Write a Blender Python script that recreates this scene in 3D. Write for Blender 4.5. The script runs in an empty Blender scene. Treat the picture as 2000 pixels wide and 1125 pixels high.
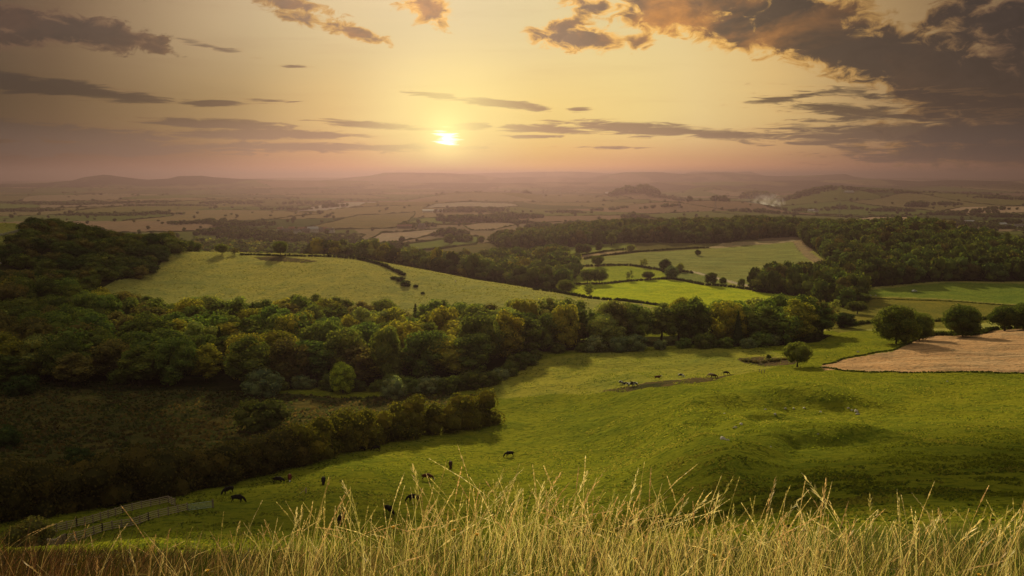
import bpy, bmesh, math, random
import numpy as np
from mathutils import Vector, Matrix, noise as mnoise

random.seed(7)
RNG = np.random.default_rng(7)
S = bpy.context.scene
COL = S.collection

# ------------------------------------------------------------------ camera
FPX = 1732.0                       # focal length in pixels of the 2000 px wide photograph
PITCH = math.radians(7.16)
SP, CP = math.sin(PITCH), math.cos(PITCH)
cam_data = bpy.data.cameras.new('camera')
cam_data.sensor_width = 36.0
cam_data.lens = 36.0 * FPX / 2000.0
cam_data.clip_start = 0.05
cam_data.clip_end = 90000.0
cam = bpy.data.objects.new('camera', cam_data)
COL.objects.link(cam)
cam.location = (0, 0, 0)
cam.rotation_euler = (math.radians(90) - PITCH, 0, 0)
S.camera = cam

# ------------------------------------------------------------------ render / colour
S.view_settings.view_transform = 'Standard'
S.view_settings.look = 'None'
S.view_settings.exposure = 0.5
S.view_settings.gamma = 1.0
S.view_settings.use_curve_mapping = False
S.render.engine = 'CYCLES'
cy = S.cycles
cy.max_bounces = 4
cy.diffuse_bounces = 2
cy.glossy_bounces = 1
cy.transmission_bounces = 2
cy.transparent_max_bounces = 8
cy.volume_bounces = 0
cy.use_denoising = True

# ------------------------------------------------------------------ sun
SUN_AZ = math.atan((870 - 1000) / FPX)          # a little left of centre, ahead of the camera
SUN_EL = math.radians(20.0)
sun_dir = Vector((math.sin(SUN_AZ) * math.cos(SUN_EL), math.cos(SUN_AZ) * math.cos(SUN_EL), math.sin(SUN_EL)))
sd = bpy.data.lights.new('sun', 'SUN')
sd.energy = 5.0
sd.angle = math.radians(2.5)
sd.color = (1.0, 0.83, 0.48)
sun = bpy.data.objects.new('sun', sd)
COL.objects.link(sun)
sun.rotation_euler = sun_dir.to_track_quat('Z', 'Y').to_euler()

# ------------------------------------------------------------------ node helper
class NT:
    def __init__(self, tree):
        self.t = tree; self.n = tree.nodes; self.l = tree.links
    def new(self, typ, **kw):
        nd = self.n.new(typ)
        for k, v in kw.items():
            setattr(nd, k, v)
        return nd
    def put(self, sock, v):
        if hasattr(v, 'is_output'):
            self.l.new(v, sock)
        else:
            if sock.type == 'RGBA' and len(v) == 3:
                v = (*v, 1.0)
            sock.default_value = v
    def math(self, op, a, b=0.0, c=0.0, clamp=False):
        nd = self.new('ShaderNodeMath', operation=op, use_clamp=clamp)
        self.put(nd.inputs[0], a); self.put(nd.inputs[1], b); self.put(nd.inputs[2], c)
        return nd.outputs[0]
    def mix(self, f, a, b, mode='MIX'):
        nd = self.new('ShaderNodeMix', data_type='RGBA', blend_type=mode)
        self.put(nd.inputs[0], f); self.put(nd.inputs[6], a); self.put(nd.inputs[7], b)
        return nd.outputs[2]
    def smooth(self, v, lo, hi, a=0.0, b=1.0):
        nd = self.new('ShaderNodeMapRange', interpolation_type='SMOOTHSTEP')
        self.put(nd.inputs[0], v); self.put(nd.inputs[1], lo); self.put(nd.inputs[2], hi)
        self.put(nd.inputs[3], a); self.put(nd.inputs[4], b)
        return nd.outputs[0]
    def ramp(self, v, stops, interp='LINEAR'):
        nd = self.new('ShaderNodeValToRGB')
        cr = nd.color_ramp; cr.interpolation = interp
        while len(cr.elements) < len(stops):
            cr.elements.new(0.5)
        for e, (p, c) in zip(cr.elements, stops):
            e.position = p
            e.color = (*c, 1.0) if len(c) == 3 else c
        self.put(nd.inputs[0], v)
        return nd.outputs[0]
    def noise(self, vec, scale, detail=4, rough=0.55, dist=0.0, w=None):
        nd = self.new('ShaderNodeTexNoise')
        nd.inputs['Scale'].default_value = scale
        nd.inputs['Detail'].default_value = detail
        nd.inputs['Roughness'].default_value = rough
        nd.inputs['Distortion'].default_value = dist
        self.l.new(vec, nd.inputs['Vector'])
        return nd.outputs['Fac']
    def comb(self, x, y, z=0.0):
        nd = self.new('ShaderNodeCombineXYZ')
        self.put(nd.inputs[0], x); self.put(nd.inputs[1], y); self.put(nd.inputs[2], z)
        return nd.outputs[0]
    def scale(self, vec, s):
        nd = self.new('ShaderNodeVectorMath', operation='MULTIPLY')
        self.put(nd.inputs[0], vec); self.put(nd.inputs[1], s)
        return nd.outputs[0]

def px_to_azel(px, py):
    a, b = (px - 1000) / FPX, (562.5 - py) / FPX
    x, y, z = a, CP + b * SP, -SP + b * CP
    r = math.sqrt(x * x + y * y + z * z)
    return math.atan2(x, y), math.asin(z / r)

# ------------------------------------------------------------------ sky (world)
def build_world():
    w = bpy.data.worlds.new('World'); S.world = w; w.use_nodes = True
    w.node_tree.nodes.clear()
    T = NT(w.node_tree)
    tc = T.new('ShaderNodeTexCoord').outputs['Generated']
    nrm = T.new('ShaderNodeVectorMath', operation='NORMALIZE'); T.l.new(tc, nrm.inputs[0])
    sep = T.new('ShaderNodeSeparateXYZ'); T.l.new(nrm.outputs[0], sep.inputs[0])
    az = T.math('ARCTAN2', sep.outputs[0], sep.outputs[1])
    el = T.math('ARCSINE', sep.outputs[2])
    saz, sel = px_to_azel(871, 268)                     # where the low sun glows through the cloud
    sv = (math.sin(saz) * math.cos(sel), math.cos(saz) * math.cos(sel), math.sin(sel))
    dt = T.new('ShaderNodeVectorMath', operation='DOT_PRODUCT'); T.l.new(nrm.outputs[0], dt.inputs[0]); dt.inputs[1].default_value = sv
    th = T.math('ARCCOSINE', T.math('MINIMUM', dt.outputs['Value'], 0.999999))
    daz = T.math('SUBTRACT', az, saz)
    adaz = T.math('ABSOLUTE', daz)
    # broad colour by angle from the glow, which spreads further to the right of the sun
    gaz, gel = px_to_azel(1075, 235)
    gv = (math.sin(gaz) * math.cos(gel), math.cos(gaz) * math.cos(gel), math.sin(gel))
    dg = T.new('ShaderNodeVectorMath', operation='DOT_PRODUCT'); T.l.new(nrm.outputs[0], dg.inputs[0]); dg.inputs[1].default_value = gv
    tg = T.math('ARCCOSINE', T.math('MINIMUM', dg.outputs['Value'], 0.999999))
    hdaz = T.math('ABSOLUTE', T.math('SUBTRACT', az, px_to_azel(1050, 340)[0]))
    base = T.ramp(T.math('MULTIPLY', tg, 1.0 / 1.6), [
        (0.0, (0.90, 0.66, 0.20)), (0.06, (0.90, 0.68, 0.24)), (0.10, (0.86, 0.64, 0.26)),
        (0.15, (0.76, 0.51, 0.19)), (0.21, (0.44, 0.28, 0.115)), (0.27, (0.255, 0.155, 0.068)),
        (0.32, (0.135, 0.078, 0.037)), (0.37, (0.060, 0.036, 0.020)), (0.55, (0.060, 0.050, 0.045)), (1.0, (0.050, 0.056, 0.068))])
    # paler cream higher above the sun
    hi = T.smooth(el, 0.06, 0.19)
    near = T.smooth(th, 0.42, 0.10)
    base = T.mix(T.math('MULTIPLY', T.math('MULTIPLY', hi, near), 0.7), base, (0.62, 0.54, 0.34))
    # horizon band: orange at the sun, dusky pink to the sides
    hz = T.ramp(T.math('MULTIPLY', hdaz, 1.0 / 0.8), [
        (0.0, (0.95, 0.48, 0.10)), (0.12, (0.92, 0.41, 0.15)), (0.30, (0.66, 0.28, 0.13)),
        (0.45, (0.30, 0.135, 0.085)), (0.56, (0.19, 0.090, 0.062)), (0.68, (0.085, 0.046, 0.036)), (0.78, (0.06, 0.036, 0.028)), (1.0, (0.05, 0.04, 0.035))])
    hf = T.smooth(el, 0.062, -0.004)
    base = T.mix(hf, base, hz)
    base = T.mix(T.math('MULTIPLY', T.smooth(el, 0.022, 0.0), 1.0), base, T.scale(base, (1.65, 1.50, 1.35)))
    # below the horizon: dull haze
    base = T.mix(T.smooth(el, -0.002, -0.05), base, T.mix(0.5, hz, (0.08, 0.07, 0.06)))
    # overhead brightness added above the frame to light the scene from the top
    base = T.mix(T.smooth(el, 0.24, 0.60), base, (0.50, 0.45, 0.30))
    # thin streak veil
    sv1 = T.comb(T.math('MULTIPLY', az, 5.0), T.math('MULTIPLY', el, 70.0))
    veil = T.noise(sv1, 1.0, 5, 0.6, 0.6)
    base = T.mix(T.math('MULTIPLY', T.smooth(veil, 0.50, 0.72), 0.20), base, T.scale(base, (0.80, 0.70, 0.70)))
    base = T.mix(T.math('MULTIPLY', T.smooth(veil, 0.48, 0.28), 0.16), base, T.scale(base, (1.16, 1.10, 1.0)))
    # cloud shapes as ellipses in (azimuth, elevation), broken by noise
    azel = T.comb(az, el)
    def group(items):
        cur = None
        for (px, py, wx, wy, rot, k) in items:
            a0, e0 = px_to_azel(px, py)
            mp = T.new('ShaderNodeMapping', vector_type='TEXTURE')
            T.l.new(azel, mp.inputs['Vector'])
            mp.inputs['Location'].default_value = (a0, e0, 0)
            mp.inputs['Rotation'].default_value = (0, 0, math.radians(rot))
            mp.inputs['Scale'].default_value = (wx / FPX, wy / FPX, 1)
            ln = T.new('ShaderNodeVectorMath', operation='LENGTH'); T.l.new(mp.outputs[0], ln.inputs[0])
            v = T.math('MULTIPLY_ADD', ln.outputs['Value'], -k, k)
            cur = v if cur is None else T.math('MAXIMUM', cur, v)
        return cur
    cumulus = group([  # px, py, half width, half height, tilt (deg, + = rising to the right), strength
        (1310, 20, 120, 50, -8, 1.0), (1440, 55, 130, 42, -14, .95), (1560, 40, 170, 60, -14, 1.1),
        (1640, 95, 190, 46, -16, 1.15), (1800, 130, 230, 60, -18, 1.25), (1960, 190, 200, 70, -10, 1.2),
        (2080, 90, 150, 130, 0, 1.0), (1990, 270, 220, 50, 2, 1.0), (1420, 5, 200, 30, 0, .9),
        (1130, 75, 92, 26, -3, .9), (1100, 52, 40, 18, 20, .7), (1250, 80, 26, 16, 10, .7), (1155, 12, 52, 16, -5, .7),
        (835, 18, 52, 26, -18, .8), (560, 6, 80, 14, -10, .8), (600, 35, 60, 15, -12, .7), (690, 62, 60, 13, -14, .65),
        (60, 50, 130, 26, -3, 1.15), (190, 66, 110, 26, -8, 1.1), (280, 88, 50, 9, -12, .8), (-80, 50, 120, 34, 0, 1.1),
        (1950, 40, 130, 34, 18, .75), (1880, 15, 120, 22, 25, .5)])
    streak = group([
        (0, 160, 130, 20, -3, 1.2), (120, 172, 170, 16, -6, 1.1), (230, 187, 110, 8, -5, .8),
        (410, 201, 62, 9, 1, .95), (520, 197, 60, 4, 0, .6), (430, 96, 60, 6, -10, .45), (570, 131, 26, 4, 0, .5),
        (60, 258, 260, 18, -2, 1.1), (120, 290, 340, 15, 0, 1.0), (430, 243, 160, 11, -2, 1.0), (520, 262, 230, 12, 0, 1.0), (600, 288, 340, 11, 0, .85),
        (720, 244, 120, 8, -3, .95), (830, 252, 60, 4, 0, .9), (925, 246, 52, 8, 0, 1.0), (980, 203, 110, 9, -6, 1.1), (850, 187, 60, 7, -6, .9),
        (1130, 214, 26, 5, 0, .7), (1060, 252, 110, 10, -2, .9), (1250, 252, 170, 15, -4, 1.05), (1400, 262, 130, 11, -4, .95), (1040, 266, 80, 4, 0, .7), (1170, 288, 90, 4, -1, .55),
        (1520, 194, 70, 7, 6, .7), (1700, 220, 200, 14, -8, .6), (1800, 262, 330, 26, 0, .9), (1850, 195, 240, 16, -6, .7), (1650, 232, 130, 8, 3, .6), (1950, 300, 300, 20, 0, .8)])
    n1 = T.noise(T.comb(T.math('MULTIPLY', az, 40.0), T.math('MULTIPLY', el, 74.0)), 1.0, 10, 0.62, 0.6)
    n2 = T.noise(T.comb(T.math('MULTIPLY', az, 22.0), T.math('MULTIPLY', el, 190.0)), 1.0, 8, 0.62, 0.8)
    dc = T.math('ADD', cumulus, T.math('MULTIPLY_ADD', n1, 2.3, -1.05))
    ds = T.math('ADD', streak, T.math('MULTIPLY_ADD', n2, 2.3, -1.09))
    # cloud colours
    prox = T.smooth(th, 0.62, 0.10)
    side = T.smooth(adaz, 0.60, 0.12)
    cside = T.smooth(adaz, 0.40, 0.05)
    core = T.mix(cside, (0.036, 0.022, 0.018), (0.24, 0.135, 0.085))
    core = T.mix(T.math('MULTIPLY', T.smooth(el, 0.075, 0.03), 0.65), core, T.mix(side, (0.062, 0.052, 0.050), (0.34, 0.21, 0.145)))
    rside = T.smooth(T.math('ABSOLUTE', T.math('SUBTRACT', daz, 0.13)), 0.46, 0.10)
    rim = T.mix(rside, (0.13, 0.068, 0.036), (0.98, 0.52, 0.10))
    warm = T.noise(T.comb(T.math('MULTIPLY', az, 8.0), T.math('MULTIPLY', el, 14.0)), 1.0, 5, 0.6, 0.4)
    core_c = T.mix(T.math('MULTIPLY', T.smooth(warm, 0.42, 0.68), T.math('MULTIPLY', T.smooth(adaz, 0.56, 0.22), 0.95)), core, T.scale(rim, (0.80, 0.58, 0.52)))
    ac = T.smooth(dc, -0.06, 0.26)
    body = T.mix(T.smooth(dc, 0.12, 0.58), rim, core_c)
    body = T.mix(T.math('MULTIPLY', T.smooth(n1, 0.40, 0.66), 0.45), body, T.scale(body, (0.55, 0.52, 0.55)))
    col = T.mix(T.math('MULTIPLY', ac, 0.96), base, body)
    as_ = T.smooth(ds, -0.08, 0.55)
    sb = T.mix(T.smooth(ds, 0.05, 0.30), T.scale(base, (0.98, 0.80, 0.66)), core)
    col = T.mix(T.math('MULTIPLY', as_, 0.88), col, sb)
    # the sun itself, veiled: small white core, ragged with the streak noise
    dx = T.math('MULTIPLY', T.math('SUBTRACT', az, saz), 0.75)
    dy = T.math('SUBTRACT', el, sel)
    rr = T.math('SQRT', T.math('ADD', T.math('MULTIPLY', dx, dx), T.math('MULTIPLY', dy, dy)))
    rr = T.math('ADD', rr, T.math('MULTIPLY_ADD', n2, 0.044, -0.022))
    sunf = T.math('MULTIPLY', T.smooth(rr, 0.0105, 0.0005), T.math('SUBTRACT', 1.0, T.math('MULTIPLY', as_, 0.8)))
    glow = T.math('POWER', T.smooth(th, 0.17, 0.0), 2.2)
    col = T.mix(T.math('MULTIPLY', glow, 0.80), col, (1.15, 0.95, 0.34))
    halo = T.math('POWER', T.smooth(th, 0.055, 0.0), 2.2)
    col = T.mix(T.math('MULTIPLY', halo, 0.6), col, (1.75, 1.40, 0.50))
    col = T.mix(sunf, col, (2.4, 2.2, 1.9))
    # physical sky for the light it adds from the rest of the dome
    sky = T.new('ShaderNodeTexSky', sky_type='NISHITA')
    sky.sun_disc = False
    sky.sun_elevation = SUN_EL
    sky.sun_rotation = SUN_AZ
    sky.air_density = 1.2; sky.dust_density = 2.5
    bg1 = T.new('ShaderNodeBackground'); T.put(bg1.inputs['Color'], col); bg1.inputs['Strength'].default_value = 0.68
    bg2 = T.new('ShaderNodeBackground'); T.l.new(sky.outputs[0], bg2.inputs['Color']); bg2.inputs['Strength'].default_value = 0.0015
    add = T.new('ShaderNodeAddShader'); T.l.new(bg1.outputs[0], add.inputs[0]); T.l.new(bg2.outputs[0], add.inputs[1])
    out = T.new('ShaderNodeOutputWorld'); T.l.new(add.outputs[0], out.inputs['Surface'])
build_world()

# ------------------------------------------------------------------ helpers for objects
def tag(o, label=None, cat=None, group=None, kind=None):
    if label: o['label'] = label
    if cat: o['category'] = cat
    if group: o['group'] = group
    if kind: o['kind'] = kind
    return o

def mesh_np(name, V, F, mats=(), smooth=False, fmat=None):
    """V (n,3), F (m,k) uniform polygons (k = 3 or 4)"""
    V = np.asarray(V, dtype=np.float32); F = np.asarray(F, dtype=np.int32)
    me = bpy.data.meshes.new(name)
    k = F.shape[1]
    me.vertices.add(len(V)); me.vertices.foreach_set('co', V.ravel())
    me.loops.add(F.size); me.loops.foreach_set('vertex_index', F.ravel())
    me.polygons.add(len(F))
    me.polygons.foreach_set('loop_start', np.arange(0, F.size, k, dtype=np.int32))
    me.polygons.foreach_set('loop_total', np.full(len(F), k, dtype=np.int32))
    if fmat is not None: me.polygons.foreach_set('material_index', np.asarray(fmat, dtype=np.int32))
    me.polygons.foreach_set('use_smooth', np.full(len(F), bool(smooth)))
    for m in mats: me.materials.append(m)
    me.update(calc_edges=True)
    return me

def link(name, me, parent=None, loc=None):
    o = bpy.data.objects.new(name, me)
    COL.objects.link(o)
    if parent is not None: o.parent = parent
    if loc is not None: o.location = loc
    return o

def empty(name, loc, rz=0.0):
    o = bpy.data.objects.new(name, None)
    COL.objects.link(o); o.location = loc; o.rotation_euler = (0, 0, rz)
    o.empty_display_size = 0.5
    return o
# ------------------------------------------------------------------ the lie of the land
def row_slope(py):
    """tangent of the angle below eye level at image row py (straight ahead)"""
    b = (562.5 - py) / FPX
    return (-SP + b * CP) / (CP + b * SP)

def at(px, py, D):
    a, b = (px - 1000) / FPX, (562.5 - py) / FPX
    s = D / (CP + b * SP)
    return (a * s, D, (-SP + b * CP) * s)

def at_z(px, D, z):
    # world point at forward distance D and height z seen in column px
    fwd = CP * D - SP * z
    return ((px - 1000) / FPX * fwd, D, z)

def project(x, y, z):
    f = CP * y - SP * z
    u = SP * y + CP * z
    f = np.maximum(f, 1e-3)
    return 1000 + FPX * x / f, 562.5 - FPX * u / f

PTS = [at(*p) for p in [
    (1700,1040,50),(1700,1000,80),(1700,950,110),(1700,900,150),(1700,800,235),(1700,760,270),(1700,728,303),
    (2000,1040,48),(2000,1000,75),(2000,900,140),(2000,800,225),(2000,730,298),
    (2350,1000,70),(2350,800,215),(2350,650,360),
    (1400,1040,70),(1400,1000,105),(1400,950,135),(1400,900,170),(1400,850,212),(1400,800,252),(1400,750,303),(1400,700,365),
    (1000,1015,150),(1000,930,190),(1000,886,222),(1000,840,255),(1000,800,285),(1000,755,325),(1000,720,365),
    (1200,1025,115),(1200,940,165),(1200,880,215),(1200,800,272),(1200,745,322),(1200,700,372),
    (700,1015,150),(700,930,195),(700,880,235),(700,850,260),(700,800,300),(700,760,345),
    (400,1015,150),(400,930,205),(400,870,255),(400,800,305),(400,760,345),
    (100,1040,140),(100,930,210),(100,870,255),(100,800,300),(100,760,335),
    (-350,1040,130),(-350,900,220),(-350,750,330),
    # spur of pasture behind the left wood
    (200,566,570),(350,488,740),(450,492,755),(550,495,750),(650,498,735),(750,512,700),(850,535,660),(950,552,630),
    (1050,567,600),(1150,582,570),(1250,594,545),(500,535,645),(620,560,580),(300,535,645),(800,570,580),(950,590,530),(1100,605,490),
    # valley fields
    (1300,602,605),(1100,571,690),(1300,560,725),(1500,572,690),(1300,530,850),(1200,505,960),(1060,520,900),
    (1400,540,800),(1450,510,930),(1500,472,1130),(1600,520,880),(1400,488,1050),(1250,478,1150),(1620,575,680),
    (1900,562,705),(1800,592,615),(1700,600,590),(1950,605,590),(1750,628,515),(1650,645,462),(1880,655,430),(1760,674,388),
    (1650,712,318),(2000,652,410),(1850,668,382),(1950,700,332),(1550,715,325),(1300,690,388),(1500,690,380),(2350,600,600),
    # dark hill on the left
    (30,442,640),(60,500,600),(50,550,560),(-350,425,600),(-350,560,500),(100,600,500),
]]
PTS += [at_z(*p) for p in [
    (300,520,-84),(700,500,-82),(100,430,-83),(-350,430,-80),(1000,440,-80),(700,430,-84),(400,430,-84),(1150,440,-79),(1400,420,-79),(1600,430,-79),
    (150,700,-47),(250,720,-54),(330,745,-58),(150,1000,-100),(-350,1000,-92),(350,950,-100),(600,950,-102),(850,900,-98),(1000,800,-95),
    (900,1150,-100),(700,1250,-105),(1050,1150,-95),
    (1200,1350,-84),(1450,1350,-80),(1500,1280,-77),(1700,1050,-72),(1790,1100,-69),(1900,1000,-78),(2000,950,-84),(1700,900,-80),(1850,850,-83),
    (1600,1000,-83),(2000,830,-87),(1650,780,-87),(1850,745,-88.5),(2350,850,-86),(1790,1450,-105),(2000,1350,-106),(1200,1750,-106),(1450,1750,-106),(1000,1450,-104),
    (100,1500,-110),(500,1500,-109),(800,1600,-107),(1700,1800,-110),(2350,1500,-110),(-350,1500,-112),
    (100,2400,-112),(500,2300,-104),(700,2400,-100),(850,2300,-102),(1100,2400,-108),(1500,2400,-112),(2000,2400,-112),(2350,2400,-114),(-350,2400,-114)]]
# the brow on which the camera stands and the slope that falls away from it
for xx in (-1.0, -0.5, 0.0, 0.5, 1.0):
    for (yy, zz) in ((-5, -0.95), (-2, -1.3), (0, -1.6), (2.5, -1.95), (5, -2.45), (10, -4.75), (20, -9.4), (50, -22.0), (95, -40.0)):
        if yy >= 50 and xx > 0: continue
        PTS.append((xx * (yy + 7) * 0.8, yy, zz))
PTS = np.array(PTS)

Y0 = 7.0
def tu(x, y):
    return 2.0 * x / (y + Y0), np.log(np.maximum(y + Y0, 0.5))

def _kern(r2): return np.sqrt(r2 + 0.0025)
def _fit():
    t, u = tu(PTS[:, 0], PTS[:, 1])
    n = len(t)
    A = _kern((t[:, None] - t) ** 2 + (u[:, None] - u) ** 2)
    A -= np.eye(n) * 0.004
    P = np.stack([np.ones(n), t, u], 1)
    M = np.block([[A, P], [P.T, np.zeros((3, 3))]])
    sol = np.linalg.solve(M, np.concatenate([PTS[:, 2], np.zeros(3)]))
    return t, u, sol
CT, CU, CW = _fit()

RIDGES = [  # distance, width in ln(distance), skyline (px, row)
    (3300, .13, [(560,409),(650,399),(750,394),(900,393),(1000,399),(1060,408)]),
    (3200, .12, [(1180,409),(1300,397),(1400,394),(1480,396),(1530,405),(1560,410)]),
    (4500, .13, [(780,392),(830,384),(870,378),(920,374),(1010,376),(1040,379),(1070,386),(1120,391)]),
    (4500, .10, [(1150,391),(1190,380),(1225,373),(1260,372),(1300,381),(1350,390)]),
    (4200, .16, [(1470,395),(1530,388),(1580,375),(1640,364),(1700,368),(1760,372),(1850,379),(2000,386),(2400,388)]),
    (5500, .10, [(-400,376),(0,377),(200,380),(400,382),(560,383),(640,381),(720,386)]),
    (6500, .08, [(1320,378),(1360,368),(1400,364),(1435,373),(1450,369),(1475,369),(1515,380)]),
    (7000, .10, [(1540,376),(1600,368),(1750,365),(1900,361),(2000,360),(2400,358)]),
    (6800, .08, [(-400,368),(0,366),(300,368),(600,366),(700,370),(1000,372),(1200,371),(1300,374)]),
    (8000, .09, [(-400,362),(0,358),(90,357),(140,353),(165,346),(205,341),(240,345),(290,352),(330,350),(350,345),(395,343),(420,346),(470,349),(540,350),(640,352),(740,355),(900,358),(1050,356),(1300,356),(1500,352),(1700,351),(1800,355),(1850,353),(2000,355),(2400,356)]),
    (10500, .09, [(-400,364),(560,360),(620,353),(690,345),(725,342),(750,337),(860,338),(930,341),(985,347),(1020,345),(1060,346),(1150,347),(1190,340),(1220,336),(1290,337),(1340,341),(1400,338),(1480,343),(1520,345),(1620,342),(1650,341),(1668,346),(1720,350),(1800,356),(2400,362)]),
    (14000, .10, [(-400,358),(800,345),(900,339),(1000,337),(1090,335),(1150,336),(1200,340),(1330,342),(1345,337),(1360,335),(1420,335),(1440,336),(1465,334),(1485,340),(1510,347),(2400,352)]),
]
_rd = []
for (D0, w, prof) in RIDGES:
    tt = np.array([at_z(p[0], D0, -60)[0] / D0 for p in prof])
    zz = np.array([row_slope(p[1]) * D0 for p in prof])
    _rd.append((D0, w, tt, zz))

def vnoise(x, y, seed=0):
    """cheap smooth value noise in [-1,1] (numpy)"""
    xi = np.floor(x).astype(np.int64); yi = np.floor(y).astype(np.int64)
    fx = x - xi; fy = y - yi
    fx = fx * fx * (3 - 2 * fx); fy = fy * fy * (3 - 2 * fy)
    def h(a, b):
        n = (a * 374761393 + b * 668265263 + seed * 2147483647) & 0xFFFFFFFF
        n = ((n ^ (n >> 13)) * 1274126177) & 0xFFFFFFFF
        return ((n ^ (n >> 16)) & 0xFFFF) / 32767.5 - 1.0
    a = h(xi, yi); b = h(xi + 1, yi); c = h(xi, yi + 1); d = h(xi + 1, yi + 1)
    return (a * (1 - fx) + b * fx) * (1 - fy) + (c * (1 - fx) + d * fx) * fy

def fbm(x, y, oct=4, seed=0):
    s = 0; a = 1.0; t = 0
    for i in range(oct):
        s = s + a * vnoise(x, y, seed + i * 17); t += a
        x = x * 2.03 + 5.1; y = y * 2.03 + 9.7; a *= 0.5
    return s / t

def sstep(v, lo, hi):
    t = np.clip((v - lo) / (hi - lo), 0, 1)
    return t * t * (3 - 2 * t)

# scarps: curved steps in the near pasture (px,row chain of the crest, height, width)
def _ground_nobump(x, y):
    t, u = tu(x, y)
    z = np.empty_like(x, dtype=np.float64)
    n = len(CT)
    for i in range(0, len(x), 60000):
        sl = slice(i, i + 60000)
        r2 = (t[sl, None] - CT) ** 2 + (u[sl, None] - CU) ** 2
        z[sl] = _kern(r2) @ CW[:n] + CW[n] + CW[n + 1] * t[sl] + CW[n + 2] * u[sl]
    k = sstep(np.log(np.maximum(y, 1)), math.log(1900), math.log(2700))
    z = z * (1 - k) - 115.0 * k
    if np.any(y > 1400):
        tt = x / np.maximum(y, 1)
        acc = np.zeros_like(z)
        for (D0, w, pt, pz) in _rd:
            top = np.interp(tt, pt, pz, left=pz[0] if pt[0] < -.7 else -115, right=pz[-1] if pt[-1] > .7 else -115)
            g = np.exp(-(np.log(np.maximum(y, 1) / D0) / w) ** 2)
            acc = np.maximum(acc, (top + 115.0) * g)
        rough = fbm(x / 900, y / 900, 4, 3) * sstep(y, 3500, 9000) * 9
        z = z + fbm(x / 620, y / 620, 2, 13) * 10 * sstep(y, 1450, 2300) * (1 - .6 * sstep(y, 5000, 8000))
        z = z + k * (acc + rough * (0.4 + acc / 120))
    return z

def raycast(px, py, dmin=12.0, dmax=30000.0, H=None):
    H = H or ground
    D = np.exp(np.linspace(math.log(dmin), math.log(dmax), 900))
    b = (562.5 - py) / FPX; a = (px - 1000) / FPX
    s = D / (CP + b * SP)
    rz = (-SP + b * CP) * s; rx = a * s
    g = H(rx, D)
    d = rz - g
    idx = np.where((d[:-1] > 0) & (d[1:] <= 0))[0]
    if len(idx) == 0:
        j = int(np.argmin(np.abs(d)))
        return float(rx[j]), float(D[j]), float(g[j])
    j = idx[0]
    f = d[j] / (d[j] - d[j + 1])
    DD = D[j] * (1 - f) + D[j + 1] * f
    s = DD / (CP + b * SP)
    return float(a * s), float(DD), float((-SP + b * CP) * s)

def seg_dist(x, y, P):
    best = np.full(x.shape, 1e9); side = np.zeros(x.shape)
    for (x0, y0), (x1, y1) in zip(P[:-1], P[1:]):
        dx, dy = x1 - x0, y1 - y0; L2 = dx * dx + dy * dy
        f = np.clip(((x - x0) * dx + (y - y0) * dy) / L2, 0, 1)
        ex, ey = x - x0 - f * dx, y - y0 - f * dy
        d = np.hypot(ex, ey); m = d < best
        best = np.where(m, d, best); side = np.where(m, np.sign(dx * ey - dy * ex), side)
    return best, side

_sc = []
for chain, hgt, wdt in [
    ([(1315,862),(1335,835),(1380,812),(1440,797),(1500,790),(1580,786),(1650,788),(1700,800),(1760,828)], 4.6, 22),
    ([(1425,858),(1440,832),(1470,822),(1520,820)], 2.3, 9),
    ([(1390,935),(1430,912),(1480,880),(1520,866),(1600,862),(1700,856)], 3.8, 15),
]:
    P = [raycast(px, py, 40, 600, _ground_nobump)[:2] for px, py in chain]
    _sc.append((P, hgt, wdt))

def ground(x, y):
    x = np.atleast_1d(np.asarray(x, dtype=np.float64)); y = np.atleast_1d(np.asarray(y, dtype=np.float64))
    z = _ground_nobump(x, y)
    near = (y > 60) & (y < 420)
    if near.any():
        xn, yn = x[near], y[near]
        dz = np.zeros(xn.shape)
        for P, hgt, wdt in _sc:
            m = (xn > min(p[0] for p in P) - 3 * wdt) & (xn < max(p[0] for p in P) + 3 * wdt) & (yn > min(p[1] for p in P) - 4 * wdt) & (yn < max(p[1] for p in P) + 4 * wdt)
            if not m.any(): continue
            cx = np.array([p[0] for p in P]); cyy = np.array([p[1] for p in P])
            xs = np.linspace(cx[0], cx[-1], 60); ys = np.interp(xs, cx, cyy)
            ker = np.hanning(15); ker /= ker.sum()
            ys = np.convolve(np.pad(ys, 7, mode='reflect', reflect_type='odd'), ker, mode='valid')
            xq, yq = xn[m], yn[m]
            sl = np.interp(xq, xs, np.gradient(ys, xs))
            d = (yq - np.interp(xq, xs, ys) - 0 * sl) / np.sqrt(1 + sl ** 2)     # + is the far side of the crest
            d = d + fbm(xq / 9, yq / 9, 2, 77) * wdt * 0.15
            e = np.minimum(xq - xs[0], xs[-1] - xq)
            fade = sstep(e, -wdt * .9, wdt * .3)
            bump = np.where(d > 0, np.exp(-(d / (wdt * 2.2)) ** 2), 1 - sstep(-d, 0, wdt * .8)) * hgt
            dz[m] += bump * fade
        dz += (fbm(xn / 16, yn / 16, 3, 5) * 0.8 + fbm(xn / 55, yn / 55, 2, 6) * 1.6) * sstep(yn, 60, 120)
        z[near] += dz
    mid = (y >= 420) & (y < 2500)
    if mid.any():
        z[mid] += fbm(x[mid] / 60, y[mid] / 60, 3, 8) * 0.8
    return z

def gz(x, y): return float(ground(np.array([x]), np.array([y]))[0])

def in_poly(px, py, poly):
    inside = np.zeros(px.shape, bool)
    n = len(poly)
    for i in range(n):
        x0, y0 = poly[i]; x1, y1 = poly[(i + 1) % n]
        c = ((y0 > py) != (y1 > py)) & (px < (x1 - x0) * (py - y0) / ((y1 - y0) or 1e-9) + x0)
        inside ^= c
    return inside

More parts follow.
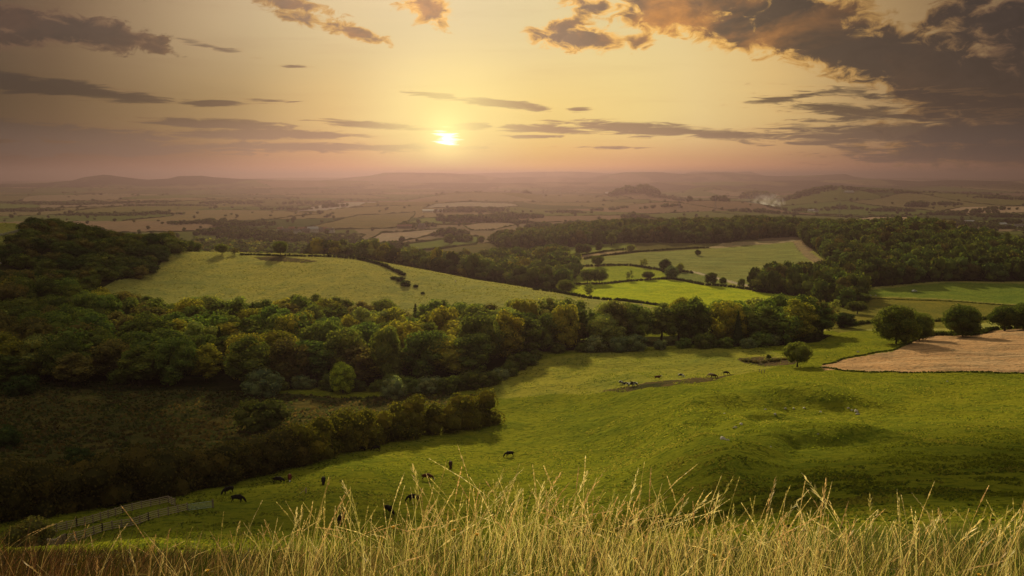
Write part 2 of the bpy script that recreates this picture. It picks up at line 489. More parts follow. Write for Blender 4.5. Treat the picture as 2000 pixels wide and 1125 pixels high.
def plan(poly, dmin=60, dmax=30000):
    """outline seen in the photograph -> outline on the ground (x, y)"""
    return [raycast(px, py, dmin, dmax)[:2] for px, py in poly]

# ---- far patchwork: a warped lattice of fields with hedges along its lines
LA = math.radians(17)
LS = (430.0, 620.0)
def lat_fwd(x, y):
    xr = x * math.cos(LA) + y * math.sin(LA); yr = -x * math.sin(LA) + y * math.cos(LA)
    gx = xr / LS[0] + 0.55 * fbm(xr / 900, yr / 900, 2, 21); gy = yr / LS[1] + 0.60 * fbm(xr / 800, yr / 800, 2, 22)
    return gx, gy
def lat_inv(gx, gy):
    xr = gx * LS[0]; yr = gy * LS[1]
    for _ in range(14):
        fx = xr / LS[0] + 0.55 * fbm(xr / 900, yr / 900, 2, 21); fy = yr / LS[1] + 0.60 * fbm(xr / 800, yr / 800, 2, 22)
        xr = xr + (gx - fx) * LS[0] * 0.7; yr = yr + (gy - fy) * LS[1] * 0.7
    return xr * math.cos(LA) - yr * math.sin(LA), xr * math.sin(LA) + yr * math.cos(LA)
def row_off(j): return ((np.asarray(j) * 7919) % 97) / 97.0

GREEN = np.array((0.070, 0.085, 0.020)); OLIVE = np.array((0.105, 0.100, 0.032)); STRAW = np.array((0.26, 0.19, 0.095))
FPAL = np.array([(0.070,0.085,0.022),(0.085,0.095,0.026),(0.105,0.095,0.036),(0.15,0.115,0.060),(0.17,0.13,0.085),(0.12,0.10,0.045),(0.075,0.095,0.024),(0.155,0.105,0.07),(0.05,0.062,0.02)])

POLY_DEF = [   # name, colour, kind-of-texture (0 grass, 1 stubble rows, 2 rough), dmin, dmax, outline seen in the photo
    ('bracken', (0.085,0.070,0.024), 2, 180, 420, [(-600,770),(100,735),(460,765),(700,778),(800,770),(940,772),(935,800),(700,840),(560,870),(420,925),(200,960),(60,1010),(-600,1080)]),
    ('stubble', (0.36,0.225,0.125), 1, 270, 460, [(1603,716),(1640,703),(1700,693),(1745,686),(1775,672),(1800,660),(1840,655),(1900,656),(1935,646),(2010,641),(2500,630),(2500,728),(2000,727.5),(1700,726),(1610,723)]),
    ('pasture_strip', (0.21,0.205,0.035), 0, 270, 420, [(935,765),(1020,720),(1080,697),(1250,684),(1500,684),(1560,700),(1480,725),(1330,742),(1240,757),(1100,768),(940,778)]),
    ('ditch', (0.10,0.075,0.035), 2, 250, 420, [(1170,764),(1240,754),(1340,740),(1440,730),(1400,742),(1300,755),(1220,766)]),
    ('rough', (0.11,0.075,0.04), 2, 280, 420, [(1440,700),(1500,697),(1560,702),(1550,712),(1500,716),(1450,708)]),
    ('scrub_patch', (0.10,0.075,0.04), 2, 600, 800, [(495,502),(545,500),(620,510),(600,514),(510,508)]),
    ('bright_field', (0.30, 0.34, 0.025), 0, 560, 800, [(1042,564),(1125,553),(1180,553),(1290,542),(1310,546),(1375,557),(1420,560),(1460,566),(1530,572),(1572,577),(1500,610),(1300,606),(1160,580)]),  # raised colour stands in for a patch of sunlight
    ('field_b', (0.23,0.26,0.035), 0, 700, 900, [(1123,552),(1123,527),(1170,521),(1215,518),(1300,528),(1300,541),(1180,552)]),
    ('field_c', (0.16,0.18,0.055), 0, 650, 860, [(1312,543),(1330,531),(1385,538),(1420,547),(1420,557),(1375,554)]),
    ('slope_field', (0.20,0.205,0.065), 1, 720, 1250, [(1142,516),(1142,508),(1185,501),(1250,493),(1390,485),(1548,471),(1560,490),(1622,538),(1600,556),(1460,556),(1400,541),(1340,529),(1228,518)]),
    ('margin', (0.30,0.235,0.14), 0, 900, 1300, [(1378,485),(1412,475),(1470,471),(1556,468),(1550,472),(1460,479),(1400,485)]),
    ('margin2', (0.26,0.19,0.11), 0, 700, 1250, [(1549,471),(1562,469),(1580,490),(1610,512),(1634,532),(1622,539),(1600,520),(1570,500)]),
    ('field_d', (0.16,0.18,0.045), 0, 850, 1300, [(1085,500),(1092,480),(1170,472),(1225,471),(1245,487),(1180,492),(1110,501)]),
    ('field_e', (0.27,0.20,0.12), 0, 820, 1200, [(1118,505),(1120,501),(1190,492),(1232,490),(1225,494),(1150,504)]),
    ('lawn', (0.125,0.160,0.028), 0, 560, 800, [(1650,574),(1740,562),(1850,552),(1900,552),(2600,556),(2600,598),(1960,593),(1850,584),(1720,580)]),
    ('ochre_field', (0.15,0.135,0.028), 0, 420, 660, [(1600,640),(1640,590),(1700,581),(1850,585),(1960,594),(2600,600),(2600,640),(1950,625),(1880,640),(1700,643),(1640,650)]),
    ('track', (0.42,0.34,0.24), 0, 620, 900, [(1344,530),(1352,529),(1400,541),(1445,553),(1530,569),(1528,572),(1440,556),(1395,544)]),
    ('f1', (0.10,0.125,0.03), 0, 1100, 2600, [(700,492),(760,480),(860,468),(905,462),(935,462),(930,477),(850,488),(740,496)]),
    ('f2', (0.25,0.19,0.14), 1, 1400, 3000, [(704,477),(745,455),(800,452),(880,446),(860,456),(820,464),(770,474),(720,480)]),
    ('f3', (0.125,0.10,0.045), 1, 1500, 3500, [(575,450),(655,432),(700,420),(812,414),(800,430),(770,446),(640,449)]),
    ('f4', (0.13,0.115,0.05), 0, 1300, 3000, [(500,478),(560,466),(620,459),(715,458),(690,470),(600,480)]),
    ('f5', (0.26,0.22,0.19), 0, 2400, 4500, [(568,414),(610,404),(680,395),(740,394),(705,402),(640,411)]),
    ('f6', (0.24,0.20,0.16), 0, 2200, 4500, [(826,407),(850,398),(900,395),(985,396),(1015,403),(980,406),(900,405)]),
    ('f7', (0.11,0.125,0.035), 0, 1800, 3200, [(800,434),(830,426),(885,425),(880,436),(840,442)]),
    ('f8', (0.21,0.16,0.11), 0, 1500, 3000, [(905,440),(980,430),(1010,438),(960,450),(920,450)]),
    ('f9', (0.30,0.215,0.15), 0, 1800, 3200, [(1640,430),(1700,424),(1770,424),(1790,430),(1720,436)]),
    ('f10', (0.28,0.20,0.14), 0, 1800, 3400, [(1835,414),(1880,404),(2400,400),(2400,412),(1900,418),(1850,418)]),
    ('f11', (0.30,0.215,0.15), 0, 1200, 2400, [(1905,462),(1960,462),(2400,466),(2400,472),(1980,472),(1920,466)]),
    ('f12', (0.085,0.11,0.03), 0, 1100, 2200, [(1905,470),(1980,476),(2400,478),(2400,520),(2000,505),(1930,490)]),
]

def region_colour(x, y, z):
    """base colour and texture kind of the ground at the given points"""
    n = len(x)
    c = np.tile(np.array((0.144, 0.154, 0.015)), (n, 1))
    kind = np.zeros(n)
    m = (y > 460) & (y < 1000)
    c[m] = (0.250, 0.235, 0.065)                       # spur pasture, drier
    nr = (1 - sstep(y, 40, 80))[:, None]
    c = c * (1 - nr) + np.array((0.060, 0.070, 0.012)) * nr
    far = y > 1000
    gx, gy = lat_fwd(x[far], y[far])
    j = np.floor(gy); i = np.floor(gx + row_off(j) )
    hsh = ((i * 12.9898 + j * 78.233) % 1000)
    hsh = np.abs(np.sin(hsh * 1.37) * 43758.5453) % 1.0
    pal = FPAL[(hsh * len(FPAL)).astype(int) % len(FPAL)]
    c[far] = pal
    k2 = kind[far]; k2[(hsh * 37 % 1.0) > 0.6] = 1; kind[far] = k2
    c[far] = c[far] * (0.9 + 0.2 * ((hsh * 91 % 1.0)))[:, None]
    # distant woods and rough ground as dark blotches where there are no modelled trees
    ff = sstep(y, 5200, 7500)[:, None]
    nn = fbm(x / 420, y / 700, 4, 31)
    dark = sstep(nn, -0.22, 0.05)[:, None]
    c = c * (1 - ff * dark) + np.array((0.022, 0.026, 0.014)) * ff * dark
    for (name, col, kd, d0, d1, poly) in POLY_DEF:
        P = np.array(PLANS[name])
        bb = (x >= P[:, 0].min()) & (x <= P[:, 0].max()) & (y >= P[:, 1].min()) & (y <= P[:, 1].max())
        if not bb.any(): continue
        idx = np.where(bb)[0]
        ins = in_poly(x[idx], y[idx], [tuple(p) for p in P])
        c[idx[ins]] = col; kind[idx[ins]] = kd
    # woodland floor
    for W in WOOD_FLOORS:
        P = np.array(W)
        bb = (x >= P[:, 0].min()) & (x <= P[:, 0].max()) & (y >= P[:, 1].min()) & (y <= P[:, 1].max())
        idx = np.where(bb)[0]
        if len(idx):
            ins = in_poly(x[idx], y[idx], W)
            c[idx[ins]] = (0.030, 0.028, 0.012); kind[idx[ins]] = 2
    return c, kind

PLANS = {n: plan(poly, d0, d1) for (n, _, _, d0, d1, poly) in POLY_DEF}
# ground plans of the woods, in metres (x, y)
def pl(lst): return [at_z(px, D, -84)[:2] for px, D in lst]
LEFT_WOOD = pl([(-420,335),(100,338),(470,345),(640,352),(800,350),(930,352),(1010,372),(1060,400),(1190,405),(1190,424),(1080,434),(1000,440),(880,456),(700,480),(500,502),(200,512),(60,500),(-420,470)])
MID_WOOD = pl([(1060,398),(1300,400),(1500,400),(1600,415),(1625,440),(1560,462),(1400,450),(1290,436),(1060,425)])
LEFT_HILL = pl([(-420,480),(60,505),(200,525),(185,560),(230,600),(300,650),(350,728),(400,752),(350,775),(200,760),(70,720),(60,640),(-5,560),(-420,520)])
VALLEY_WOOD = pl([(680,760),(760,740),(900,712),(1010,690),(1100,700),(1110,760),(1130,840),(1110,900),(1090,980),(950,1000),(760,1000),(640,900),(600,800)])
FAR_WOOD = pl([(985,1180),(1080,1150),(1240,1180),(1400,1120),(1500,1170),(1560,1180),(1640,1000),(1700,1200),(1560,1400),(1300,1480),(1100,1480),(960,1400)])
RIGHT_WOOD = pl([(1562,1170),(1575,1060),(1600,960),(1640,850),(1665,770),(1700,710),(1850,748),(2450,742),(2450,900),(2010,960),(1930,1060),(1800,1200),(1640,1260)])
ELBOW_WOOD = pl([(1460,745),(1470,700),(1560,670),(1640,600),(1672,585),(1690,625),(1680,700),(1645,770),(1560,775)])
LEFT_VALLEY = pl([(380,1000),(700,960),(720,1200),(560,1320),(380,1420),(330,1250)])
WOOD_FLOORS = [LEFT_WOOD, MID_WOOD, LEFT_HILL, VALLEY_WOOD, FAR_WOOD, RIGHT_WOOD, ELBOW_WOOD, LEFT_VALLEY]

# ------------------------------------------------------------------ ground material
def ground_material():
    m = bpy.data.materials.new('grassland'); m.use_nodes = True
    T = NT(m.node_tree); T.n.clear()
    at_ = T.new('ShaderNodeAttribute', attribute_name='tint').outputs['Color']
    kd = T.new('ShaderNodeAttribute', attribute_name='texkind').outputs['Fac']
    pos = T.new('ShaderNodeTexCoord').outputs['Object']
    big = T.noise(pos, 0.010, 4, 0.6)
    med = T.noise(pos, 0.065, 5, 0.65, 0.4)
    tus = T.noise(pos, 0.55, 4, 0.62, 0.8)
    fine = T.noise(pos, 2.6, 3, 0.6)
    rough = T.math('MULTIPLY_ADD', T.smooth(kd, 1.4, 2.0), 1.0, 0.0)
    rows = T.math('MULTIPLY', T.smooth(kd, 0.5, 0.9), T.smooth(kd, 1.6, 1.2))
    c = T.mix(T.math('MULTIPLY', T.smooth(big, 0.35, 0.65), 0.35), at_, T.scale(at_, (1.45, 1.18, 0.9)))
    c = T.mix(T.math('MULTIPLY', T.smooth(med, 0.42, 0.66), 0.50), c, T.scale(at_, (0.50, 0.66, 0.8)))
    c = T.mix(T.math('MULTIPLY', T.smooth(tus, 0.50, 0.66), 0.75), c, T.scale(at_, (0.36, 0.48, 0.55)))
    c = T.mix(T.math('MULTIPLY', T.smooth(tus, 0.46, 0.30), 0.35), c, T.scale(at_, (1.5, 1.32, 1.1)))
    c = T.mix(T.math('MULTIPLY', T.smooth(fine, 0.5, 0.75), 0.35), c, T.scale(c, (0.6, 0.65, 0.7)))
    # drilled / mown rows
    mp = T.new('ShaderNodeMapping'); T.l.new(pos, mp.inputs['Vector'])
    mp.inputs['Rotation'].default_value = (0, 0, math.radians(3)); mp.inputs['Scale'].default_value = (0.02, 0.28, 0.02)
    rn = T.noise(mp.outputs[0], 1.0, 5, 0.7, 0.9)
    c = T.mix(T.math('MULTIPLY', rows, T.math('MULTIPLY', T.smooth(rn, 0.50, 0.62), 0.75)), c, T.scale(at_, (0.60, 0.58, 0.62)))
    c = T.mix(T.math('MULTIPLY', rows, T.math('MULTIPLY', T.smooth(rn, 0.47, 0.36), 0.55)), c, T.scale(at_, (1.35, 1.40, 1.45)))
    mp2 = T.new('ShaderNodeMapping'); T.l.new(pos, mp2.inputs['Vector'])
    mp2.inputs['Rotation'].default_value = (0, 0, math.radians(-24)); mp2.inputs['Scale'].default_value = (0.012, 0.16, 0.02)
    rn2 = T.noise(mp2.outputs[0], 1.0, 6, 0.7, 1.6)
    c = T.mix(T.math('MULTIPLY', rows, T.math('MULTIPLY', T.smooth(rn2, 0.55, 0.64), 0.65)), c, T.scale(at_, (1.45, 1.55, 1.65)))
    rt = T.noise(pos, 0.10, 8, 0.78, 1.2)
    c = T.mix(T.math('MULTIPLY', rough, T.smooth(rt, 0.44, 0.6)), c, T.scale(at_, (0.45, 0.65, 0.6)))
    c = T.mix(T.math('MULTIPLY', rough, T.math('MULTIPLY', T.smooth(rt, 0.42, 0.30), 0.7)), c, T.scale(at_, (1.7, 1.5, 1.1)))
    bs = T.new('ShaderNodeBsdfPrincipled')
    T.put(bs.inputs['Base Color'], c)
    bs.inputs['Roughness'].default_value = 1.0
    bs.inputs['Specular IOR Level'].default_value = 0.0
    h = T.math('ADD', T.math('MULTIPLY', tus, 1.5), T.math('MULTIPLY', med, 2.6))
    h = T.math('ADD', h, T.math('MULTIPLY', fine, 0.22))
    h = T.math('ADD', h, T.math('MULTIPLY', T.math('MULTIPLY', rt, rough), 1.8))
    bp = T.new('ShaderNodeBump'); bp.inputs['Strength'].default_value = 0.85; bp.inputs['Distance'].default_value = 1.0
    T.put(bp.inputs['Height'], h)
    T.l.new(bp.outputs[0], bs.inputs['Normal'])
    out = T.new('ShaderNodeOutputMaterial'); T.l.new(bs.outputs[0], out.inputs['Surface'])
    return m
GROUND_MAT = ground_material()

def build_ground(nx=1000):
    edge = 0.86
    tx = np.concatenate([np.linspace(-3.0, -edge, 60)[:-1], np.linspace(-edge, edge, nx), np.linspace(edge, 3.0, 60)[1:]])
    u0 = math.log(-5.5 + Y0)
    segs = [(u0, math.log(157), 240), (math.log(157), math.log(1600), 470), (math.log(1600), math.log(45000), 330)]
    us = np.concatenate([np.linspace(a, b, n, endpoint=False) for a, b, n in segs] + [[math.log(45000)]])
    yy = np.exp(us) - Y0
    X = tx[None, :] * (yy + Y0)[:, None] ; Y = np.repeat(yy[:, None], len(tx), 1)
    far_wide = np.abs(tx) > 1.2
    x = X.ravel(); y = Y.ravel()
    z = ground(x, y)
    c, kd = region_colour(x, y, z)
    ny, nxx = X.shape
    i = np.arange(nxx - 1)[None, :] + (np.arange(ny - 1) * nxx)[:, None]
    F = np.stack([i, i + 1, i + 1 + nxx, i + nxx], -1).reshape(-1, 4)
    me = mesh_np('ground', np.stack([x, y, z], 1), F, [GROUND_MAT], smooth=True)
    a = me.attributes.new('tint', 'FLOAT_COLOR', 'POINT')
    a.data.foreach_set('color', np.concatenate([c, np.ones((len(c), 1))], 1).astype(np.float32).ravel())
    k = me.attributes.new('texkind', 'FLOAT', 'POINT')
    k.data.foreach_set('value', kd.astype(np.float32))
    o = link('ground', me)
    tag(o, kind='structure')
    return o
build_ground()

# ------------------------------------------------------------------ haze
def build_haze():
    m = bpy.data.materials.new('haze'); m.use_nodes = True
    T = NT(m.node_tree); T.n.clear()
    v = T.new('ShaderNodeVolumePrincipled')
    v.inputs['Color'].default_value = (0.150, 0.104, 0.122, 1)
    v.inputs['Density'].default_value = 1.65e-4
    v.inputs['Anisotropy'].default_value = 0.75
    out = T.new('ShaderNodeOutputMaterial'); T.l.new(v.outputs[0], out.inputs['Volume'])
    x, y0, y1, zb, zt = 140000, -60, 45100, -180, 105
    V = [(-x,y0,zb),(x,y0,zb),(x,y1,zb),(-x,y1,zb),(-x,y0,zt),(x,y0,zt),(x,y1,zt),(-x,y1,zt)]
    F = [(3,2,1,0),(4,5,6,7),(0,1,5,4),(1,2,6,5),(2,3,7,6),(3,0,4,7)]
    o = link('haze', mesh_np('haze', V, F, [m]))
    tag(o, kind='stuff')
build_haze()
# ------------------------------------------------------------------ foliage
def leaf_mat(name, tint_from, transl=0.30):
    m = bpy.data.materials.new(name); m.use_nodes = True
    T = NT(m.node_tree); T.n.clear()
    if tint_from == 'object':
        base = T.new('ShaderNodeObjectInfo').outputs['Color']
    elif tint_from == 'attribute':
        base = T.new('ShaderNodeAttribute', attribute_name='tint').outputs['Color']
    else:
        rgb = T.new('ShaderNodeRGB'); rgb.outputs[0].default_value = (*tint_from, 1); base = rgb.outputs[0]
    geo = T.new('ShaderNodeNewGeometry')
    rnd = geo.outputs['Random Per Island']
    c = T.mix(T.smooth(rnd, 0.0, 0.5), T.scale(base, (0.55, 0.62, 0.7)), base)
    c = T.mix(T.smooth(rnd, 0.55, 1.0), c, T.scale(base, (1.6, 1.35, 1.0)))
    pos = geo.outputs['Position']
    n = T.noise(pos, 0.35, 3, 0.6)
    c = T.mix(T.math('MULTIPLY', T.smooth(n, 0.45, 0.65), 0.4), c, T.scale(c, (0.7, 0.78, 0.8)))
    d = T.new('ShaderNodeBsdfPrincipled'); T.put(d.inputs['Base Color'], c)
    d.inputs['Roughness'].default_value = 1.0; d.inputs['Specular IOR Level'].default_value = 0.0
    tr = T.new('ShaderNodeBsdfTranslucent'); T.put(tr.inputs['Color'], T.scale(c, (1.25, 1.4, 0.7)))
    mx = T.new('ShaderNodeMixShader'); mx.inputs[0].default_value = transl
    T.l.new(d.outputs[0], mx.inputs[1]); T.l.new(tr.outputs[0], mx.inputs[2])
    out = T.new('ShaderNodeOutputMaterial'); T.l.new(mx.outputs[0], out.inputs['Surface'])
    return m

def plain_mat(name, col, rough=0.8, spec=0.2, noise_scale=None, col2=None, bump=0.0, metallic=0.0):
    m = bpy.data.materials.new(name); m.use_nodes = True
    T = NT(m.node_tree); T.n.clear()
    bs = T.new('ShaderNodeBsdfPrincipled')
    bs.inputs['Roughness'].default_value = rough; bs.inputs['Specular IOR Level'].default_value = spec
    bs.inputs['Metallic'].default_value = metallic
    if noise_scale:
        pos = T.new('ShaderNodeTexCoord').outputs['Object']
        n = T.noise(pos, noise_scale, 5, 0.65, 0.3)
        T.put(bs.inputs['Base Color'], T.mix(T.smooth(n, 0.38, 0.62), col, col2 or tuple(v * 0.6 for v in col)))
        if bump:
            bp = T.new('ShaderNodeBump'); bp.inputs['Strength'].default_value = bump; bp.inputs['Distance'].default_value = 0.1
            T.put(bp.inputs['Height'], n); T.l.new(bp.outputs[0], bs.inputs['Normal'])
    else:
        bs.inputs['Base Color'].default_value = (*col, 1)
    out = T.new('ShaderNodeOutputMaterial'); T.l.new(bs.outputs[0], out.inputs['Surface'])
    return m

LEAF_OBJ = leaf_mat('leaves', 'object', 0.38)
LEAF_ATT = leaf_mat('woodland_leaves', 'attribute', 0.30)
BARK = plain_mat('bark', (0.075, 0.055, 0.038), 0.9, 0.1, 3.0, (0.035, 0.027, 0.02), 0.6)

def ico(sub):
    bm = bmesh.new(); bmesh.ops.create_icosphere(bm, subdivisions=sub, radius=1.0)
    V = np.array([v.co[:] for v in bm.verts]); F = np.array([[v.index for v in f.verts] for f in bm.faces]); bm.free()
    return V, F
ICO1 = ico(1); ICO2 = ico(2)

def unit(v): return v / np.maximum(np.linalg.norm(v, axis=-1, keepdims=True), 1e-9)

def leaf_quads(P, N, size, rng):
    n = len(P)
    r = unit(rng.normal(size=(n, 3)))
    a = unit(np.cross(N, r)); b = np.cross(N, a)
    s = (size * rng.uniform(0.6, 1.35, n))[:, None]
    k = rng.uniform(0.55, 1.0, n)[:, None]
    V = np.stack([P - a * s * .5, P + b * s * k * .5 + N * s * .08, P + a * s * .5, P - b * s * k * .5 - N * s * .05], 1)
    return V.reshape(-1, 3)

def foliage(lobes, leaf, per_m2, rng, core=0.80, core_ico=ICO1, jitter=0.10, zmin=None, normal_mix=0.5):
    """lobes: list of (centre, radii) -> vertices, quad faces (cores' triangles are given as quads with a split edge)"""
    C = np.array([l[0] for l in lobes], float); R = np.array([l[1] for l in lobes], float)
    Ps, Ns = [], []
    for i in range(len(C)):
        area = 4 * math.pi * (R[i].prod()) ** (2 / 3)
        n = max(8, int(area * per_m2))
        d = unit(rng.normal(size=(n, 3)))
        # small clumps on the surface so that the outline is uneven
        k = unit(rng.normal(size=(14, 3))); w = np.max(d @ k.T, axis=1)
        rad = 1.0 + jitter * (w - 0.86) * 1.6 + rng.normal(0, 0.05, n)
        p = C[i] + d * R[i] * rad[:, None]
        nn = unit(d / R[i])
        keep = np.ones(n, bool)
        for j in range(len(C)):
            if j == i: continue
            q = (p - C[j]) / R[j]
            keep &= (q * q).sum(1) > 0.80
        if zmin is not None: keep &= p[:, 2] > zmin
        Ps.append(p[keep]); Ns.append(nn[keep])
    P = np.concatenate(Ps); N = np.concatenate(Ns)
    N = unit(N + rng.normal(size=N.shape) * normal_mix)
    V = leaf_quads(P, N, leaf, rng)
    F = np.arange(len(V)).reshape(-1, 4)
    if core:
        cv, cf = core_ico
        for i in range(len(C)):
            v = cv * (1 + rng.normal(0, 0.06, (len(cv), 1))) * R[i] * core + C[i]
            o = len(V)
            V = np.concatenate([V, v])
            # pair each triangle with its first edge's midpoint to stay quad-only
            m = (v[cf[:, 0]] + v[cf[:, 1]]) / 2
            o2 = len(V); V = np.concatenate([V, m])
            q = np.stack([cf[:, 0] + o, np.arange(len(cf)) + o2, cf[:, 1] + o, cf[:, 2] + o], 1)
            F = np.concatenate([F, q])
    return V, F

def tube(path, radii, sides=6):
    V, F = [], []
    path = [Vector(p) for p in path]
    for i, p in enumerate(path):
        d = (path[min(i + 1, len(path) - 1)] - path[max(i - 1, 0)]).normalized()
        ref = Vector((0, 1, 0)) if abs(d.y) < .9 else Vector((1, 0, 0))
        a = d.cross(ref).normalized(); b = d.cross(a)
        for k in range(sides):
            t = 2 * math.pi * k / sides
            V.append(tuple(p + (a * math.cos(t) + b * math.sin(t)) * radii[i]))
    for i in range(len(path) - 1):
        for k in range(sides):
            k2 = (k + 1) % sides
            F.append((i * sides + k, i * sides + k2, (i + 1) * sides + k2, (i + 1) * sides + k))
    n0 = (len(path) - 1) * sides
    if sides == 6:
        F.append((n0, n0 + 1, n0 + 2, n0 + 3)); F.append((n0, n0 + 3, n0 + 4, n0 + 5))
    if sides == 4:
        F.append((n0, n0 + 1, n0 + 2, n0 + 3)); F.append((3, 2, 1, 0))
    return np.array(V), np.array(F)

def join(parts):
    V, F, o = [], [], 0
    for v, f in parts:
        V.append(np.asarray(v)); F.append(np.asarray(f) + o); o += len(v)
    return np.concatenate(V), np.concatenate(F)

def trunk_mesh(h, r, rng, limbs=5, fork=0.32):
    parts = []
    pts = [(0, 0, -1.2), (0, 0, 0)]; rad = [r * 1.5, r * 1.25]
    x = y = 0.0
    for k in range(1, 6):
        x += rng.normal(0, .12) * r * 2; y += rng.normal(0, .12) * r * 2
        pts.append((x, y, h * .72 * k / 5)); rad.append(r * (1.05 - .17 * k))
    parts.append(tube(pts, rad))
    for k in range(limbs):
        z0 = h * rng.uniform(fork, .55); a = 2 * math.pi * (k + rng.uniform(-.3, .3)) / limbs
        L = h * rng.uniform(.22, .36)
        d = (math.cos(a), math.sin(a))
        parts.append(tube([(0, 0, z0), (d[0] * L * .45, d[1] * L * .45, z0 + L * .35), (d[0] * L, d[1] * L, z0 + L * .85)], [r * .42, r * .26, r * .08]))
    return join(parts)

def broadleaf(seed, H=16.0, W=12.0, base=0.16, nl=15, leaf=0.62, dens=3.6, shape='round', core=0.8):
    rng = np.random.default_rng(seed)
    lobes = []
    zc = H * (base + (1 - base) * 0.5); rz = H * (1 - base) * .5
    for i in range(nl):
        g = (i + .5) / nl; ph = i * 2.39996 + rng.uniform(-.7, .7)
        z = 1 - 1.85 * g
        rr = math.sqrt(max(0, 1 - z * z))
        prof = 0.9 if shape == 'oval' else 1.0
        if shape == 'spread': prof = 1.05 if z > -0.3 else .8
        f = rng.uniform(.48, .82)
        lr = W * rng.uniform(.13, .24) * (1.15 if f < .6 else .9)
        c = (math.cos(ph) * rr * W * .5 * f * prof, math.sin(ph) * rr * W * .5 * f * prof, zc + z * rz * min(f + .12, .84))
        lobes.append((c, (lr, lr, lr * rng.uniform(.72, 1.0))))
    lobes.append(((0, 0, zc), (W * .27, W * .27, rz * .60)))
    V, F = foliage(lobes, leaf, dens, rng, core=core, jitter=.30)
    return V, F

def make_type(name, vf, tr, mats=(None, None)):
    cm = mesh_np(name + '_crown', *vf, [mats[0] or LEAF_OBJ])
    tm = mesh_np(name + '_trunk', *tr, [mats[1] or BARK], smooth=True) if tr is not None else None
    return cm, tm

TYPES = {}
def add_type(key, H, W, **kw):
    rng = np.random.default_rng(len(TYPES) + 50)
    tkw = {k: kw.pop(k) for k in ('limbs', 'fork') if k in kw}
    tr = kw.pop('tr', H * 0.020)
    TYPES[key] = (make_type(key, broadleaf(len(TYPES) + 3, H=H, W=W, **kw), trunk_mesh(H, tr, rng, **tkw)), H, W)
for i in range(4): add_type('round%d' % i, 16, 12.5 + i * .5, base=.03, nl=19 + i)
for i in range(3): add_type('oval%d' % i, 18, 11, base=.03, nl=20, shape='oval')
for i in range(3): add_type('spread%d' % i, 13, 15, base=.20, nl=20, shape='spread', tr=.45, dens=3.4)
for i in range(2): add_type('loose%d' % i, 15, 11, base=.18, nl=13, dens=2.0, core=.55)
for i in range(3): add_type('bush%d' % i, 7.5, 11, base=-.12, nl=14, leaf=.5, dens=3.6, limbs=3, fork=.1)
for i in range(2): add_type('big%d' % i, 16, 16, base=.04, nl=34, leaf=.50, dens=5.2)

def conifer_type(key, H, W, pine=False, seed=1):
    rng = np.random.default_rng(seed)
    Ps, Ns = [], []
    z0 = H * (.12 if not pine else .42)
    tiers = int((H - z0) / .75)
    for k in range(tiers):
        f = k / tiers; z = z0 + (H - z0) * f
        R = W * .5 * (1 - f) ** (.9 if not pine else .55) * rng.uniform(.75, 1.12) + .15
        n = int(26 * R + 10)
        a = rng.uniform(0, 2 * math.pi, n)
        sec = 1 + .22 * np.cos(a * 5 + rng.uniform(0, 6))
        r = R * sec * np.sqrt(rng.uniform(.25, 1.0, n))
        Ps.append(np.stack([np.cos(a) * r, np.sin(a) * r, z - r * .28 + rng.normal(0, .15, n)], 1))
        Ns.append(np.stack([np.cos(a) * .5, np.sin(a) * .5, np.ones(n) * .8], 1))
    P = np.concatenate(Ps); N = unit(unit(np.concatenate(Ns)) + rng.normal(size=P.shape) * .45)
    V = leaf_quads(P, N, .62, rng); F = np.arange(len(V)).reshape(-1, 4)
    ring = [(0, 0, z0 + (H - z0) * t) for t in (0, .3, .6, .95)]
    cv, cf = tube(ring, [W * .33, W * .25, W * .14, .04])
    V, F = join([(V, F), (cv, cf)])
    tr = tube([(0, 0, -1), (0, 0, H * .5), (0, 0, H * .97)], [H * .017, H * .012, .03])
    TYPES[key] = (make_type(key, (V, F), tr), H, W)
conifer_type('spruce0', 19, 8, seed=1); conifer_type('spruce1', 17, 6.5, seed=2); conifer_type('pine0', 22, 9, True, 3)

TINTS = {
    'dull olive': (0.068, 0.078, 0.018), 'dark green': (0.046, 0.054, 0.014), 'mid green': (0.060, 0.080, 0.019),
    'golden olive': (0.130, 0.114, 0.018), 'russet brown': (0.074, 0.062, 0.020), 'bright yellow-green': (0.16, 0.185, 0.020),
    'grey-green': (0.078, 0.092, 0.045), 'pale olive': (0.125, 0.130, 0.036), 'blackish green': (0.024, 0.034, 0.011)}
PROTO = {}
def plant(name, key, x, y, scale, tint, label, cat, group, z=None, rz=None, sx=1.0, sink=0.25, trunk=True, part='crown'):
    (cm, tm), H, W = TYPES[key]
    if z is None: z = gz(x, y)
    e = empty(name, (x, y, z - sink), random.uniform(0, 6.283) if rz is None else rz)
    e.scale = (scale * sx, scale * sx, scale)
    c = bpy.data.objects.new(part, cm); COL.objects.link(c); c.parent = e
    t = TINTS[tint] if isinstance(tint, str) else tint
    v = random.uniform(.82, 1.18)
    v *= 2.0
    c.color = (t[0] * v * random.uniform(.93, 1.07), t[1] * v, t[2] * v, 1)
    if trunk and tm is not None:
        k = bpy.data.objects.new('trunk', tm); COL.objects.link(k); k.parent = e
    tag(e, label, cat, group)
    return e

ORD = ['zeroth', 'first', 'second', 'third', 'fourth', 'fifth', 'sixth', 'seventh', 'eighth', 'ninth', 'tenth', 'eleventh', 'twelfth', 'thirteenth',
       'fourteenth', 'fifteenth', 'sixteenth', 'seventeenth', 'eighteenth', 'nineteenth', 'twentieth']
def ordn(n):
    if n <= 20: return ORD[n]
    tens = {2: 'twenty', 3: 'thirty', 4: 'forty'}[n // 10]
    return tens + '-' + ORD[n % 10] if n % 10 else {2: 'twentieth', 3: 'thirtieth', 4: 'fortieth'}[n // 10]

